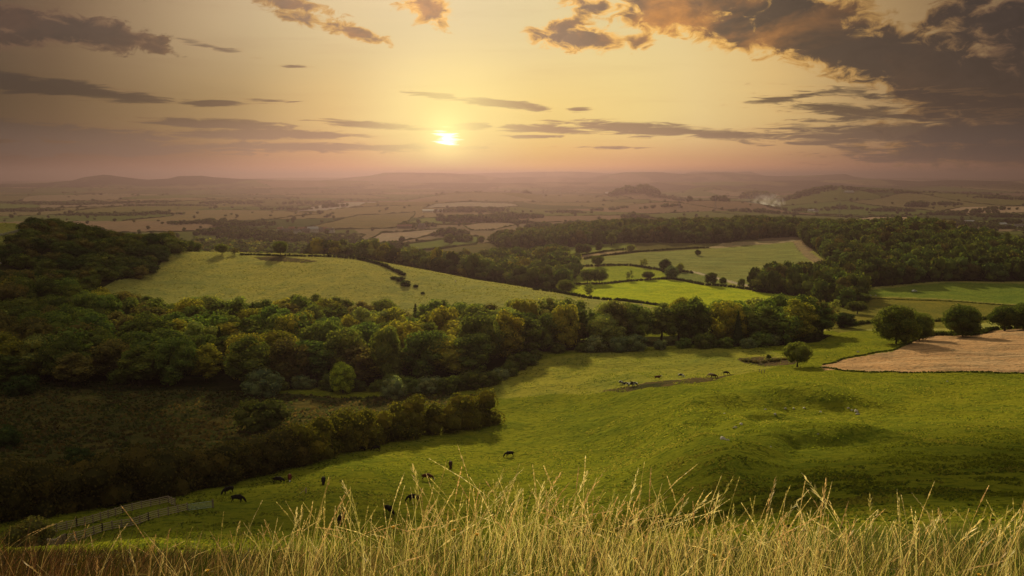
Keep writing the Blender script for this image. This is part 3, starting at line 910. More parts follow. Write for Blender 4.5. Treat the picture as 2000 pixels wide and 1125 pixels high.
def fill_rows(poly, step, rng, xmin=-1e9, xmax=1e9, jit=.28):
    P = np.array(poly); rows = []
    y = P[:, 1].min() + step * .3; k = 0
    while y < P[:, 1].max():
        xs = np.arange(P[:, 0].min() + (step * .5 if k % 2 else 0), P[:, 0].max(), step)
        xs = xs + rng.normal(0, step * jit * .6, len(xs)); ys = y + rng.normal(0, step * jit, len(xs))
        m = in_poly(xs, ys, poly) & (xs > xmin) & (xs < xmax)
        row = sorted(zip(xs[m], ys[m]))
        if row: rows.append(row)
        y += step * .87; k += 1
    return rows

def col_of(x, y): return 1000 + FPX * x / (CP * y + SP * 84)

# lone and named trees first: (column, row of the foot, height in m, width/height, type, tint, label, category)
def px_h(px, row, hpx, dmin=60):
    x, y, z = raycast(px, row, dmin, 4000)
    return x, y, z, hpx / FPX * (y * CP - z * SP)
LONE = []
def lone(px, row, hpx, wpx, key, tint, label, name='broadleaf_tree', cat='tree', group=None, dmin=200):
    x, y, z, h = px_h(px, row, hpx, dmin)
    _, H, W = TYPES[key]
    s = h / H; w = wpx / hpx * h
    LONE.append((x, y, max(w, h) * .5))
    return plant(name, key, x, y, s, tint, label, cat, group, z=z, sx=(w / W) / s)

def build_trees():
    g = 'lone trees in the fields'
    B = 'broadleaf_tree'
    lone(1750, 671, 75, 84, 'big0', 'dull olive', 'large round dark tree at the upper edge of the stubble field', B, 'tree', g)
    lone(1795, 665, 54, 58, 'big1', 'dull olive', 'smaller round tree joined to the right of the large stubble-edge tree', B, 'tree', g)
    lone(1880, 657, 60, 72, 'big1', 'dark green', 'pointed dark tree standing alone in the middle of the stubble field hedge', B, 'tree', g)
    lone(1962, 646, 46, 62, 'spread0', 'dark green', 'broad dark tree on the hedge near the right edge of the photo', B, 'tree', g)
    lone(1998, 643, 52, 62, 'big0', 'dark green', 'dark tree cut by the right edge of the photo', B, 'tree', g)
    lone(1557, 717, 49, 58, 'spread1', 'dull olive', 'short rounded thorn tree at the left tip of the stubble field', B, 'tree', g)
    lone(1674, 613, 25, 38, 'spread2', 'dark green', 'small dark oak with a bare stem in the ochre field', B, 'tree', g)
    lone(1686, 596, 22, 30, 'spread0', 'dark green', 'small dark oak just behind the one with the bare stem', B, 'tree', g)
    lone(1648, 640, 30, 50, 'round1', 'blackish green', 'low blackish tree at the right end of the middle wood', B, 'tree', g)
    lone(1628, 620, 36, 30, 'loose0', 'pale olive', 'pale yellowish tree above the right end of the middle wood', B, 'tree', g)
    lone(1105, 573, 27, 36, 'spread1', 'dull olive', 'umbrella-shaped oak at the left corner of the bright green field', B, 'tree', g)
    lone(1152, 580, 27, 27, 'loose1', 'pale olive', 'pale loose tree on the near hedge of the bright green field', B, 'tree', g)
    lone(1147, 554, 27, 30, 'spread0', 'dull olive', 'left half of the pair of oaks on the bright field upper hedge', B, 'tree', g)
    lone(1170, 555, 30, 36, 'spread2', 'dull olive', 'right half of the pair of oaks on the bright field upper hedge', B, 'tree', g)
    lone(1229, 549, 23, 20, 'loose0', 'pale olive', 'thin pale tree right of the pair of oaks on the bright field hedge', B, 'tree', g)
    lone(1266, 547, 17, 25, 'spread1', 'dark green', 'small dark dome-shaped tree on the bright field upper hedge', B, 'tree', g)
    lone(1257, 522, 18, 19, 'loose1', 'pale olive', 'small pale tree on the hedge below the sloping arable field', B, 'tree', g)
    lone(1299, 530, 25, 25, 'round0', 'blackish green', 'dark round tree on the hedge corner below the sloping field', B, 'tree', g)
    lone(1311, 545, 27, 27, 'round2', 'grey-green', 'grey-green tree nearest the corner of the small rough field', B, 'tree', g)
    lone(1328, 531, 18, 18, 'round3', 'pale olive', 'pale tree right of the dark round tree on the hedge corner', B, 'tree', g)
    lone(1388, 556, 25, 26, 'round1', 'dark green', 'dark tree beside the white farm track, left of two', B, 'tree', g)
    lone(1412, 555, 15, 15, 'round2', 'dull olive', 'small tree touching the dark tree beside the white farm track', B, 'tree', g)
    lone(1448, 560, 17, 15, 'round3', 'dull olive', 'little rounded tree on the track near the elbow wood', B, 'tree', g)
    lone(1363, 499, 12, 13, 'round0', 'dark green', 'tiny lone tree in the middle of the sloping arable field', B, 'tree', g)
    lone(1194, 480, 27, 22, 'oval0', 'dull olive', 'tall lone tree in the green field before the far wood', B, 'tree', g)
    lone(1132, 498, 23, 20, 'round1', 'dark green', 'left of three trees beside the pink ploughed strip', B, 'tree', g)
    lone(1146, 498, 20, 20, 'spread0', 'dark green', 'middle of three trees beside the pink ploughed strip', B, 'tree', g)
    lone(1170, 492, 22, 18, 'oval1', 'dark green', 'right of three trees beside the pink ploughed strip', B, 'tree', g)
    lone(1101, 500, 19, 22, 'spread2', 'dull olive', 'lone tree left of the three trees by the ploughed strip', B, 'tree', g)
    lone(1168, 521, 22, 28, 'spread1', 'dull olive', 'spreading tree at the lower left corner of the sloping field', B, 'tree', g)
    lone(1232, 491, 14, 20, 'round3', 'pale olive', 'small pale tree where the far wood meets the sloping field', B, 'tree', g)
    lone(548, 500, 29, 34, 'spread1', 'dull olive', 'lone windswept oak on the crest of the pasture spur', B, 'tree', g)
    lone(434, 498, 22, 26, 'spread2', 'dull olive', 'left tree of two on the crest of the pasture spur', B, 'tree', g)
    lone(458, 498, 15, 20, 'loose0', 'russet brown', 'ragged half-bare little tree on the crest of the pasture spur', B, 'tree', g)
    lone(670, 768, 62, 50, 'round2', 'bright yellow-green', 'bright yellow-green tree standing before the left wood', B, 'tree', g)
    lone(877, 478, 22, 24, 'round0', 'dull olive', 'leftmost tree between the two pale green strips beyond the valley', B, 'tree', g)
    lone(915, 473, 16, 20, 'round1', 'dull olive', 'middle tree between the two pale green strips beyond the valley', B, 'tree', g)
    lone(940, 474, 14, 18, 'round3', 'dull olive', 'rightmost tree between the two pale green strips beyond the valley', B, 'tree', g)
    bg = 'bushes in the rough pasture'
    lone(515, 837, 56, 108, 'bush0', 'dark green', 'big rounded dark bush standing in the brown bracken', 'bush', 'bush', bg)
    lone(768, 776, 40, 56, 'bush1', 'grey-green', 'grey-green bush below the left wood near the hedge end', 'bush', 'bush', bg)
    lone(155, 905, 34, 60, 'bush2', 'blackish green', 'dark bush in the bracken above the hedge', 'bush', 'bush', bg)
    lone(55, 1072, 62, 100, 'bush1', 'russet brown', 'brown bush at the left end of the rail fences', 'bush', 'bush', bg, dmin=90)
    lone(1501, 699, 8, 12, 'bush2', 'dark green', 'small dark bush in the rough patch left of the thorn tree', 'bush', 'bush', bg)
    lone(235, 748, 28, 50, 'bush0', 'dull olive', 'low olive bush at the left wood edge above the bracken', 'bush', 'bush', bg)
    lone(40, 770, 38, 70, 'bush2', 'blackish green', 'dark bush near the left picture edge above the bracken', 'bush', 'bush', bg)
    lone(10, 872, 40, 64, 'bush1', 'blackish green', 'dark bush cut by the left picture edge in the bracken', 'bush', 'bush', bg)
    lone(515, 772, 52, 90, 'bush2', 'grey-green', 'wide grey bush at the foot of the left wood', 'bush', 'bush', bg)
    for (px, row, w, lab) in [(1165, 686, 52, 'left'), (1212, 686, 46, 'right')]:
        lone(px, row, 30, w, 'bush1', 'grey-green', 'pale grey-green willow bush before the middle wood, %s of the pair' % lab, 'bush', 'bush', bg)
    for (px, row, h, w, n) in [(770, 545, 6, 18, 'uppermost'), (783, 549, 9, 22, 'second highest'), (793, 558, 11, 24, 'middle'), (812, 561, 6, 12, 'second lowest'), (826, 574, 5, 10, 'lowest')]:
        lone(px, row, h, w, 'bush0', 'blackish green', '%s of the dark gorse bushes on the nose of the spur' % n, 'bush', 'bush', 'gorse bushes on the spur')

    rng = np.random.default_rng(11)
    # conifers in the left wood
    con = [(462, 498), (480, 503), (495, 500), (565, 488), (232, 455), (605, 470), (700, 492), (730, 470), (812, 482), (868, 470), (930, 470), (1020, 440), (1140, 424), (1152, 428), (300, 430), (385, 415), (430, 400), (640, 405), (745, 380), (1395, 430), (1440, 440)]
    CON = []
    con = [(px, D - 36 if D > 465 and px < 900 else (D - 34 if px >= 900 and D > 430 else D)) for px, D in con]
    for k, (px, D) in enumerate(con):
        x = at_z(px, D, -80)[0]
        CON.append((x, D))
        key = 'pine0' if k == 9 else ['spruce0', 'spruce1'][k % 2]
        where = 'middle' if px > 1100 and k != 12 else 'left'
        lab = 'tall pine with a bare pale trunk in the left wood' if k == 9 else 'dark pointed conifer in the %s wood, %s conifer from the left' % ('left', ordn(sorted(c[0] for c in con).index(px) + 1))
        plant('conifer', key, x, D, rng.uniform(.82, 1.0) if key != 'pine0' else 1.0, 'blackish green' if key != 'pine0' else 'dark green', lab, 'conifer', 'conifers standing in the woods')
    def clear(x, y, r):
        return all((x - a) ** 2 + (y - b) ** 2 > (r + 3) ** 2 for a, b in CON) and all((x - a) ** 2 + (y - b) ** 2 > (r * .7 + q) ** 2 for a, b, q in LONE)
    keys = ['round0', 'round1', 'round2', 'round3', 'oval0', 'oval1', 'oval2', 'loose0']
    names = ['dull olive', 'dark green', 'mid green', 'golden olive', 'mid green', 'dull olive', 'mid green', 'golden olive', 'pale olive', 'dull olive', 'russet brown']
    def wood(poly, step, wood_name, grp, h0, h1, xm=(-70, 2090), mode=0):
        rows = fill_rows(poly, step, rng)
        for r, row in enumerate(rows):
            k = 0
            for (x, y) in row:
                c = col_of(x, y)
                if not xm[0] < c < xm[1] or not clear(x, y, 2.5): continue
                k += 1
                nn = fbm(np.array([x / 60]), np.array([y / 60]), 2, 3)[0]
                tint = names[int(rng.integers(0, len(names)))]
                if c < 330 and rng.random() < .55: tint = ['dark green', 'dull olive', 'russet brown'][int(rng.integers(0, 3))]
                key = keys[int(rng.integers(0, len(keys)))]
                H = TYPES[key][1]
                front = 0.85 if r == 0 else (1.0 if r < 7 else .9)
                h = rng.uniform(h0, h1) * front
                s = h / H
                w = step * rng.uniform(1.05, 1.5)
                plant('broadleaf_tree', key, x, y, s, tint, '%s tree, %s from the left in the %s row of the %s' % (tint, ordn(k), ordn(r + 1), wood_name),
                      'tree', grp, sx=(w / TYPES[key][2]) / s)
    wood(LEFT_WOOD, 14.6, 'left wood', 'trees of the left wood', 16, 24)
    wood(MID_WOOD, 13.8, 'middle wood', 'trees of the middle wood', 17, 22)
    # scrub on the dark hill
    rows = fill_rows(LEFT_HILL, 12.0, rng, jit=.34)
    for r, row in enumerate(rows):
        k = 0
        for (x, y) in row:
            c = col_of(x, y)
            if not -60 < c < 430 or not clear(x, y, 2): continue
            k += 1
            tint = ['russet brown', 'dark green', 'dull olive', 'blackish green', 'dark green'][int(rng.integers(0, 5))]
            s = rng.uniform(.85, 1.25)
            if abs(c - 150) < 60 and abs(y - 715) < 30: s *= 1.2
            if abs(c - 320) < 25 and y > 700: s *= 1.5
            plant('thorn_bush', 'bush%d' % rng.integers(0, 3), x, y, s, tint,
                  '%s bush, %s from the left in the %s row up the dark hill' % (tint, ordn(k), ordn(r + 1)), 'bush', 'scrub on the dark hill',
                  sx=rng.uniform(1.15, 1.6), part='foliage')
build_trees()

# ------------------------------------------------------------------ woods beyond, each one mass
def template_trees(n, leaf, quads, seed0, conif=False):
    out = []
    for i in range(n):
        rng = np.random.default_rng(seed0 + i)
        lobes = []
        if conif:
            for z, r in ((.25, .34), (.45, .27), (.65, .19), (.85, .10)):
                lobes.append(((0, 0, z), (r, r, .16)))
        else:
            for k in range(7):
                a = k * 2.4; q = .24 if k else 0
                lobes.append(((math.cos(a) * q * rng.uniform(.7, 1.2), math.sin(a) * q * rng.uniform(.7, 1.2), .52 + (.22 if k % 3 == 0 else -.05) + rng.normal(0, .05)),
                              (rng.uniform(.24, .33),) * 2 + (rng.uniform(.22, .30),)))
            lobes.append(((0, 0, .3), (.36, .36, .34)))
        area = sum(4 * math.pi * l[1][0] ** 2 for l in lobes)
        V, F = foliage(lobes, leaf, quads / area, rng, core=.90, jitter=.25, normal_mix=.30)
        out.append((V, F))
    return out
TT = template_trees(8, .105, 330, 900)
TC = template_trees(3, .09, 260, 950, True)
TS = template_trees(5, .24, 60, 970)

def mass(name, pts, templates, mat, seed=1, kind='stuff'):
    """pts: x, y, z, height, width, tint -> one mesh"""
    rng = np.random.default_rng(seed)
    VV, FF, CC, o = [], [], [], 0
    for (x, y, z, h, w, t) in pts:
        V, F = templates[int(rng.integers(0, len(templates)))]
        a = rng.uniform(0, 6.283); ca, sa = math.cos(a), math.sin(a)
        P = np.empty_like(V)
        P[:, 0] = (V[:, 0] * ca - V[:, 1] * sa) * w + x
        P[:, 1] = (V[:, 0] * sa + V[:, 1] * ca) * w + y
        P[:, 2] = V[:, 2] * h + z - .4
        VV.append(P); FF.append(F + o); o += len(V)
        CC.append(np.tile(np.array([t[0], t[1], t[2], 1.0], np.float32), (len(V), 1)))
    me = mesh_np(name, np.concatenate(VV), np.concatenate(FF), [mat])
    at_ = me.attributes.new('tint', 'FLOAT_COLOR', 'POINT')
    at_.data.foreach_set('color', np.concatenate(CC).ravel())
    ob = link(name, me)
    tag(ob, kind=kind)
    return ob

def wood_pts(poly, step, h, tints, rng, xr=(-60, 2080)):
    rows = fill_rows(poly, step, rng, jit=.33)
    P = [(x, y) for r in rows for (x, y) in r if xr[0] < col_of(x, y) < xr[1]]
    xs = np.array([p[0] for p in P]); ys = np.array([p[1] for p in P]); zs = ground(xs, ys)
    out = []
    for x, y, z in zip(xs, ys, zs):
        if any((x - a) ** 2 + (y - b) ** 2 < (q + 4) ** 2 for a, b, q in LONE): continue
        t = np.array(tints[int(rng.integers(0, len(tints)))]) * rng.uniform(1.0, 2.0)
        out.append((x, y, z, h * rng.uniform(.72, 1.25), step * rng.uniform(1.15, 1.6), t))
    return out

def build_woods():
    rng = np.random.default_rng(5)
    t1 = [TINTS[k] for k in ('dull olive', 'mid green', 'dull olive', 'mid green', 'golden olive', 'pale olive', 'dark green')]
    t2 = [TINTS[k] for k in ('dull olive', 'dark green', 'mid green', 'dark green', 'dull olive', 'russet brown', 'mid green')]
    mass('far_wood', wood_pts(FAR_WOOD, 11.5, 18, t2, rng), TT, LEAF_ATT, 1)
    mass('right_wood', wood_pts(RIGHT_WOOD, 11.5, 18, t2, rng), TT, LEAF_ATT, 2)
    mass('valley_wood', wood_pts(VALLEY_WOOD, 11.5, 16, t1, rng), TT, LEAF_ATT, 3)
    mass('elbow_wood', wood_pts(ELBOW_WOOD, 10.5, 17, t2, rng), TT, LEAF_ATT, 4)
    mass('hollow_wood', wood_pts(LEFT_VALLEY, 12.0, 13, t1, rng), TS, LEAF_ATT, 6)
build_woods()
# ------------------------------------------------------------------ hedges
def hedge_lobes(P, h, w, rng, step=None):
    """lobes along a ground polyline (x, y); heights wander"""
    P = [np.array(p[:2]) for p in P]
    step = step or (w * .26 if h > 4 else w * .7)
    out = []
    for a, b in zip(P[:-1], P[1:]):
        L = float(np.hypot(*(b - a))); n = max(1, int(L / step))
        for k in range(n):
            c = a + (b - a) * (k + rng.uniform(.2, .8)) / n
            out.append((c[0] + rng.normal(0, w * .12), c[1] + rng.normal(0, w * .12)))
    xs = np.array([o[0] for o in out]); ys = np.array([o[1] for o in out]); zs = ground(xs, ys)
    lobes = []
    big = h > 4
    for x, y, z in zip(xs, ys, zs):
        hh = h * rng.uniform(.72, 1.15)
        if not big:
            lobes.append(((x, y, z + hh * .42), (w * .5 * rng.uniform(.85, 1.25),) * 2 + (hh * .58,)))
            continue
        for q in range(5):
            r = w * rng.uniform(.29, .40); a = rng.uniform(0, 6.28)
            zz = (.20, .45, .66, .80, .22)[q] * hh
            sp = w * (.30, .28, .20, .08, .10)[q]
            lobes.append(((x + math.cos(a) * sp, y + math.sin(a) * sp, z + zz), (r, r, r * .85)))
    return lobes

def hedge_foliage(lobes, leaf, dens, rng):
    """only near neighbours are tested, so long hedges stay quick"""
    VV, FF, o = [], [], 0
    for i in range(0, len(lobes), 16):
        V, F = foliage(lobes[i:i + 16], leaf, dens, rng, core=.84, jitter=.3)
        VV.append(V); FF.append(F + o); o += len(V)
    return np.concatenate(VV), np.concatenate(FF)

def hedge(px_pts, h, w, tint, label, rng, dmin=200, leaf=.55, dens=3.0, group='field hedges', name='hedge'):
    P = [raycast(px, py, dmin, 6000)[:2] for px, py in px_pts]
    lob = hedge_lobes(P, h, w, rng)
    ox, oy, oz = lob[0][0]
    lob = [((c[0] - ox, c[1] - oy, c[2] - oz), r) for c, r in lob]
    V, F = hedge_foliage(lob, leaf, dens, rng)
    o = link(name, mesh_np(name, V, F, [LEAF_OBJ]), loc=(ox, oy, oz))
    t = TINTS[tint]; o.color = (*t, 1)
    tag(o, label, 'hedge', group)
    return o

def build_hedges():
    rng = np.random.default_rng(21)
    H = [
        ([(944,826),(900,838),(850,846),(800,853),(750,862),(700,872),(655,884),(610,898),(570,910)], 10.0, 9.0, 'golden olive', 'tall thick brown-gold hedge bulging between the bracken and the cattle pasture', 100, .5, 3.6),
        ([(575,908),(520,922),(460,938),(400,952),(350,962)], 7.5, 8.5, 'russet brown', 'dark lower stretch of the tall hedge running down toward the rail fences', 100, .5, 3.6),
        ([(350,962),(290,972),(230,982),(160,990),(90,1000),(30,1012),(-60,1025)], 9.0, 10.5, 'russet brown', 'tangled dark thicket behind the two rail fences at the lower left', 100, .5, 3.4),
        ([(1603,718),(1650,725),(1750,727),(1850,727.5),(2040,728.5)], .55, .9, 'mid green', 'low dark hedge along the near edge of the stubble field', 200, .4, 3.0),
        ([(1608,713),(1645,701),(1700,691),(1745,684),(1775,671),(1798,660)], .6, 1.0, 'dull olive', 'thin weedy hedge on the left edge of the stubble field', 200, .4, 3.0),
        ([(1800,659),(1850,655),(1900,655),(1935,645),(2040,640)], 2.4, 3.0, 'dark green', 'bushy hedge along the top of the stubble field', 200, .5, 3.0),
        ([(1640,640),(1680,634),(1720,629),(1770,628)], 2.2, 2.4, 'dark green', 'dark hedge from the middle wood to the large round tree', 200, .5, 3.0),
        ([(1800,629),(1840,628),(1900,627),(1960,620),(2040,614)], 2.2, 2.4, 'dark green', 'dark hedge behind the pointed tree toward the right edge', 200, .5, 3.0),
        ([(640,502),(700,507),(740,517),(765,527),(790,539)], 2.6, 3.0, 'blackish green', 'dark hedge dipping over the crest of the spur', 500, .6, 2.6),
        ([(470,498),(500,498),(545,500),(600,501),(640,502)], 1.6, 2.4, 'blackish green', 'low dark hedge along the crest left of the dipping one', 500, .6, 2.6),
        ([(1040,566),(1090,572),(1150,583),(1200,588),(1250,592),(1300,597)], 2.0, 2.6, 'blackish green', 'near hedge of the bright green field', 400, .6, 2.6),
        ([(1120,556),(1180,555),(1240,549),(1300,545)], 2.0, 2.6, 'dark green', 'upper hedge of the bright green field below the oaks', 400, .6, 2.6),
        ([(1308,544),(1340,550),(1375,557),(1430,561),(1465,566)], 2.2, 2.8, 'dark green', 'hedge between the small rough field and the bright field', 400, .6, 2.6),
        ([(1135,521),(1180,519),(1230,519),(1290,528),(1300,533)], 2.4, 3.0, 'dark green', 'hedge along the foot of the sloping arable field, left part', 400, .6, 2.6),
        ([(1328,530),(1350,533),(1352,534)], 2.4, 3.0, 'dark green', 'short hedge stub beside the start of the white track', 400, .6, 2.6),
        ([(1300,546),(1312,540),(1328,532)], 2.6, 3.0, 'dull olive', 'short hedge climbing from the rough field corner to the track', 400, .6, 2.6),
        ([(1140,507),(1185,499),(1250,492),(1320,487),(1385,484)], 2.2, 3.0, 'dark green', 'upper hedge of the sloping arable field beside the pink strip', 500, .7, 2.2),
        ([(1112,501),(1150,497),(1185,491),(1225,487)], 2.0, 3.0, 'dark green', 'hedge above the pink ploughed strip', 500, .7, 2.2),
        ([(700,490),(760,481),(830,472),(905,462)], 2.5, 4.0, 'dull olive', 'hedge along the top of the pale green strips beyond the valley', 800, .9, 1.6),
        ([(760,496),(830,488),(930,478)], 2.5, 4.0, 'dull olive', 'hedge between the two pale green strips beyond the valley', 800, .9, 1.6),
    ]
    for pts, h, w, tint, lab, dmin, leaf, dens in H:
        hedge(pts, h, w, tint, lab, rng, dmin, leaf, dens)
    # bank of pale dry grass along the lawn field
    hedge([(1665,583),(1720,584),(1800,587),(1880,590),(1960,596),(2040,600)], .8, 1.6, 'pale olive', 'pale strip of dry tall grass below the lawn-green field', rng, 300, .5, 2.4)
    hedge([(1560,698),(1535,702),(1500,707),(1470,708),(1450,706)], 1.0, 3.0, 'russet brown', 'brown patch of rough weeds left of the thorn tree', rng, 200, .4, 2.4)

    # understorey in front of the middle wood and along the foot of the left wood
    n = 0
    for wood_name, pts in (('middle', [(1062,697),(1120,692),(1260,687),(1320,685),(1400,684),(1480,682),(1540,674),(1600,662)]), ('left', [(480,770),(560,766),(620,764),(720,768),(820,770),(900,768),(945,762),(985,742),(1020,722),(1055,703)])):
        P = [raycast(px, py - 3, 250, 600) for px, py in pts]
        k = 0
        for a, b in zip(P[:-1], P[1:]):
            L = math.hypot(b[0] - a[0], b[1] - a[1])
            for i in range(max(1, int(L / 7.5))):
                f = (i + .5) / max(1, int(L / 7.5)); k += 1
                x, y = a[0] + (b[0] - a[0]) * f, a[1] + (b[1] - a[1]) * f + rng.uniform(0, 4)
                t = ['dull olive', 'dark green', 'grey-green', 'mid green'][int(rng.integers(0, 4))]
                plant('edge_bush', 'bush%d' % rng.integers(0, 3), x, y, rng.uniform(.55, .95), t,
                      '%s bush at the foot of the %s wood, %s from the left' % (t, wood_name, ordn(k)), 'bush', 'bushes along the wood edges', part='foliage', sx=rng.uniform(1, 1.3))
build_hedges()

# ------------------------------------------------------------------ the plain: hedge network, trees, small woods
def build_plain():
    rng = np.random.default_rng(31)
    segs = []
    gxr = np.arange(-14, 15); gyr = np.arange(-2, 20)
    polys = [np.array(PLANS[n]) for n in ('f1', 'f2', 'f3', 'f4', 'f5', 'f6', 'f8', 'f9', 'f10', 'f11')]
    woods = [np.array(w) for w in WOOD_FLOORS]
    def okpt(x, y):
        m = (y > 1150) & (y < 7500) & (np.abs(x) < 0.72 * y)
        for P in polys + woods: m &= ~in_poly(x, y, [tuple(p) for p in P])
        return m
    lines = []
    ss = np.linspace(0, 1, 26)
    for j in gyr:
        for i in gxr:
            lines.append((i + ss, np.full(26, float(j)), 1))
            oo = float(row_off(j)); lines.append((np.full(26, float(i) - oo), j + ss, 2))
    V, F, C, o = [], [], [], 0
    trees = []
    def strip(x, y, hbase):
        nonlocal o
        z = ground(x, y); n = len(x)
        dx = np.gradient(x); dy = np.gradient(y); L = np.hypot(dx, dy) + 1e-6
        nx, ny = -dy / L, dx / L
        h = hbase * rng.uniform(.4, 1.5, n) ** 1.3; w = 2.6 * rng.uniform(.7, 1.4, n)
        for s_, hh in ((-1, 0), (-.7, 1), (.7, 1), (1, 0)):
            V.append(np.stack([x + nx * w * s_ * .5, y + ny * w * s_ * .5, z + h * hh - .3], 1))
        for k in range(3):
            a = o + k * n + np.arange(n - 1)
            F.append(np.stack([a, a + 1, a + n + 1, a + n], 1))
        t = np.array(TINTS['dull olive']) * rng.uniform(.7, 1.2)
        C.append(np.tile(np.array([*t, 1.0]), (4 * n, 1))); o += 4 * n
    for gx, gy, kind in lines:
        if rng.random() < .22: continue
        x, y = lat_inv(gx, gy)
        xd = np.interp(np.linspace(0, 25, 60), np.arange(26), x); yd = np.interp(np.linspace(0, 25, 60), np.arange(26), y)
        m = okpt(xd, yd)
        if m.sum() < 10: continue
        runs = np.split(np.arange(60), np.where(~m)[0])
        for r in runs:
            r = r[m[r]]
            if len(r) > 4: strip(xd[r], yd[r], rng.uniform(1.5, 3.2))
        for _ in range(int(rng.integers(0, 5))):
            k = int(rng.integers(0, 60))
            if m[k]: trees.append((xd[k] + rng.normal(0, 3), yd[k] + rng.normal(0, 3), rng.uniform(4, 12)))
    # outlines of the named far fields
    for P in polys:
        n = 90; q = np.concatenate([P, P[:1]])
        s_ = np.linspace(0, len(q) - 1.001, n)
        strip(np.interp(s_, np.arange(len(q)), q[:, 0]), np.interp(s_, np.arange(len(q)), q[:, 1]), 2.6)
    # copses and shelter belts: (column, row of the foot, half length px, depth m, height)
    blobs = [(600,398,60,60,16),(650,404,40,50,14),(560,410,50,60,12),(455,396,60,200,10),(330,402,90,160,9),(240,396,100,200,9),(100,398,120,200,9),(690,392,30,40,10),
             (900,414,50,50,16),(950,412,45,60,15),(930,432,80,90,16),(1000,425,60,120,14),(800,444,30,40,12),(835,443,18,40,12),(880,460,35,60,14),(905,470,18,60,11),
             (640,472,60,100,12),(560,470,60,110,12),(500,462,70,100,12),(440,455,60,110,12),(700,482,50,50,13),(760,488,40,50,13),(480,440,60,90,10),(400,436,70,100,10),
             (1000,376,22,60,22),(1030,378,12,60,18),(1220,377,30,160,34),(1258,376,34,160,38),(1300,387,40,120,16),(1345,392,40,80,12),(1407,393,16,60,24),(1350,393,4,20,20),(1370,393,4,20,18),
             (1240,425,26,80,14),(1100,415,40,100,10),(1190,410,40,90,10),(1490,415,70,50,12),(1560,412,70,40,12),(1475,388,34,200,40),(1580,377,50,120,22),(1560,386,40,90,20),
             (1650,408,40,60,14),(1740,412,46,70,14),(1790,404,20,60,24),(1840,400,40,60,15),(1850,420,60,50,13),(1900,416,50,50,14),(1960,424,50,60,14),(1950,410,40,50,12),(1740,375,60,80,14),(1880,378,60,90,16),(1960,388,50,90,14),
             (1880,440,70,60,10),(1930,446,60,50,10),(1970,436,40,50,12),(1290,404,40,50,10),(1130,440,30,50,12),(1010,436,30,50,10),(1060,447,40,60,14),(1660,370,20,60,16),(1620,372,14,40,14),
             (40,412,80,120,9),(200,420,90,80,8),(300,418,60,60,9),(1930,470,40,30,12),(1985,474,30,30,12)]
    for (px, row, hw, dep, h) in blobs:
        x0, y0, z0 = raycast(px, row, 900, 12000)
        half = hw / FPX * y0
        step = max(10.0, min(y0 * .0045, 26))
        n = int(2 * half / step * max(1, dep / step) * .8)
        for _ in range(min(n, 160)):
            u, v = rng.uniform(-1, 1), rng.uniform(-.5, .5)
            if u * u + 4 * v * v * .9 > 1.15: continue
            trees.append((x0 + u * half, y0 + v * dep, h * rng.uniform(.7, 1.15) * (1 - .35 * abs(u))))
    # loose scatter
    n = 900
    D = np.exp(rng.uniform(math.log(1250), math.log(7500), n)); tt = rng.uniform(-.66, .66, n)
    m = okpt(tt * D, D)
    for x, y in zip((tt * D)[m], D[m]):
        if y < 3200 or rng.random() < .4: trees.append((x, y, rng.uniform(4, 10)))
    me = mesh_np('distant_hedges', np.concatenate(V), np.concatenate(F), [LEAF_ATT])
    a = me.attributes.new('tint', 'FLOAT_COLOR', 'POINT'); a.data.foreach_set('color', np.concatenate(C).astype(np.float32).ravel())
    tag(link('distant_hedges', me), kind='stuff')
    xs = np.array([t[0] for t in trees]); ys = np.array([t[1] for t in trees]); zs = ground(xs, ys)
    pts = []
    for (x, y, h), z in zip(trees, zs):
        if y < 1000: continue
        t = np.array(TINTS[['dark green', 'dull olive', 'mid green', 'dark green'][int(rng.integers(0, 4))]]) * rng.uniform(.9, 1.5)
        pts.append((x, y, z, h, max(h * rng.uniform(.9, 1.4), min(y * .004, 24)), t))
    mass('distant_trees', pts, TS, LEAF_ATT, 8)
build_plain()

# ------------------------------------------------------------------ simple solids
def box(x0, x1, y0, y1, z0, z1):
    V = np.array([(x0,y0,z0),(x1,y0,z0),(x1,y1,z0),(x0,y1,z0),(x0,y0,z1),(x1,y0,z1),(x1,y1,z1),(x0,y1,z1)], float)
    F = np.array([(3,2,1,0),(4,5,6,7),(0,1,5,4),(1,2,6,5),(2,3,7,6),(3,0,4,7)])
    return V, F
def beam(p, q, w, h):
    """box beam from p to q (w across, h high)"""
    p, q = Vector(p), Vector(q); d = (q - p).normalized()
    s = Vector((-d.y, d.x, 0)).normalized() * (w / 2); u = Vector((0, 0, h / 2))
    V = [p - s - u, p + s - u, p + s + u, p - s + u, q - s - u, q + s - u, q + s + u, q - s + u]
    F = [(0,1,2,3),(7,6,5,4),(0,4,5,1),(1,5,6,2),(2,6,7,3),(3,7,4,0)]
    return np.array([v[:] for v in V]), np.array(F)

WOODRAIL = plain_mat('weathered_rail', (0.40, 0.31, 0.24), .9, .0, 6.0, (0.30, 0.23, 0.18))
WOODPOST = plain_mat('weathered_post', (0.22, 0.17, 0.13), .85, .2, 6.0, (0.13, 0.10, 0.075))
GALV = plain_mat('galvanised_steel', (0.30, 0.36, 0.34), .5, .5, 4.0, (0.22, 0.27, 0.26), metallic=.3)
STONE = plain_mat('limestone', (0.42, 0.38, 0.33), .9, .2, 1.4, (0.22, 0.20, 0.17), .8)

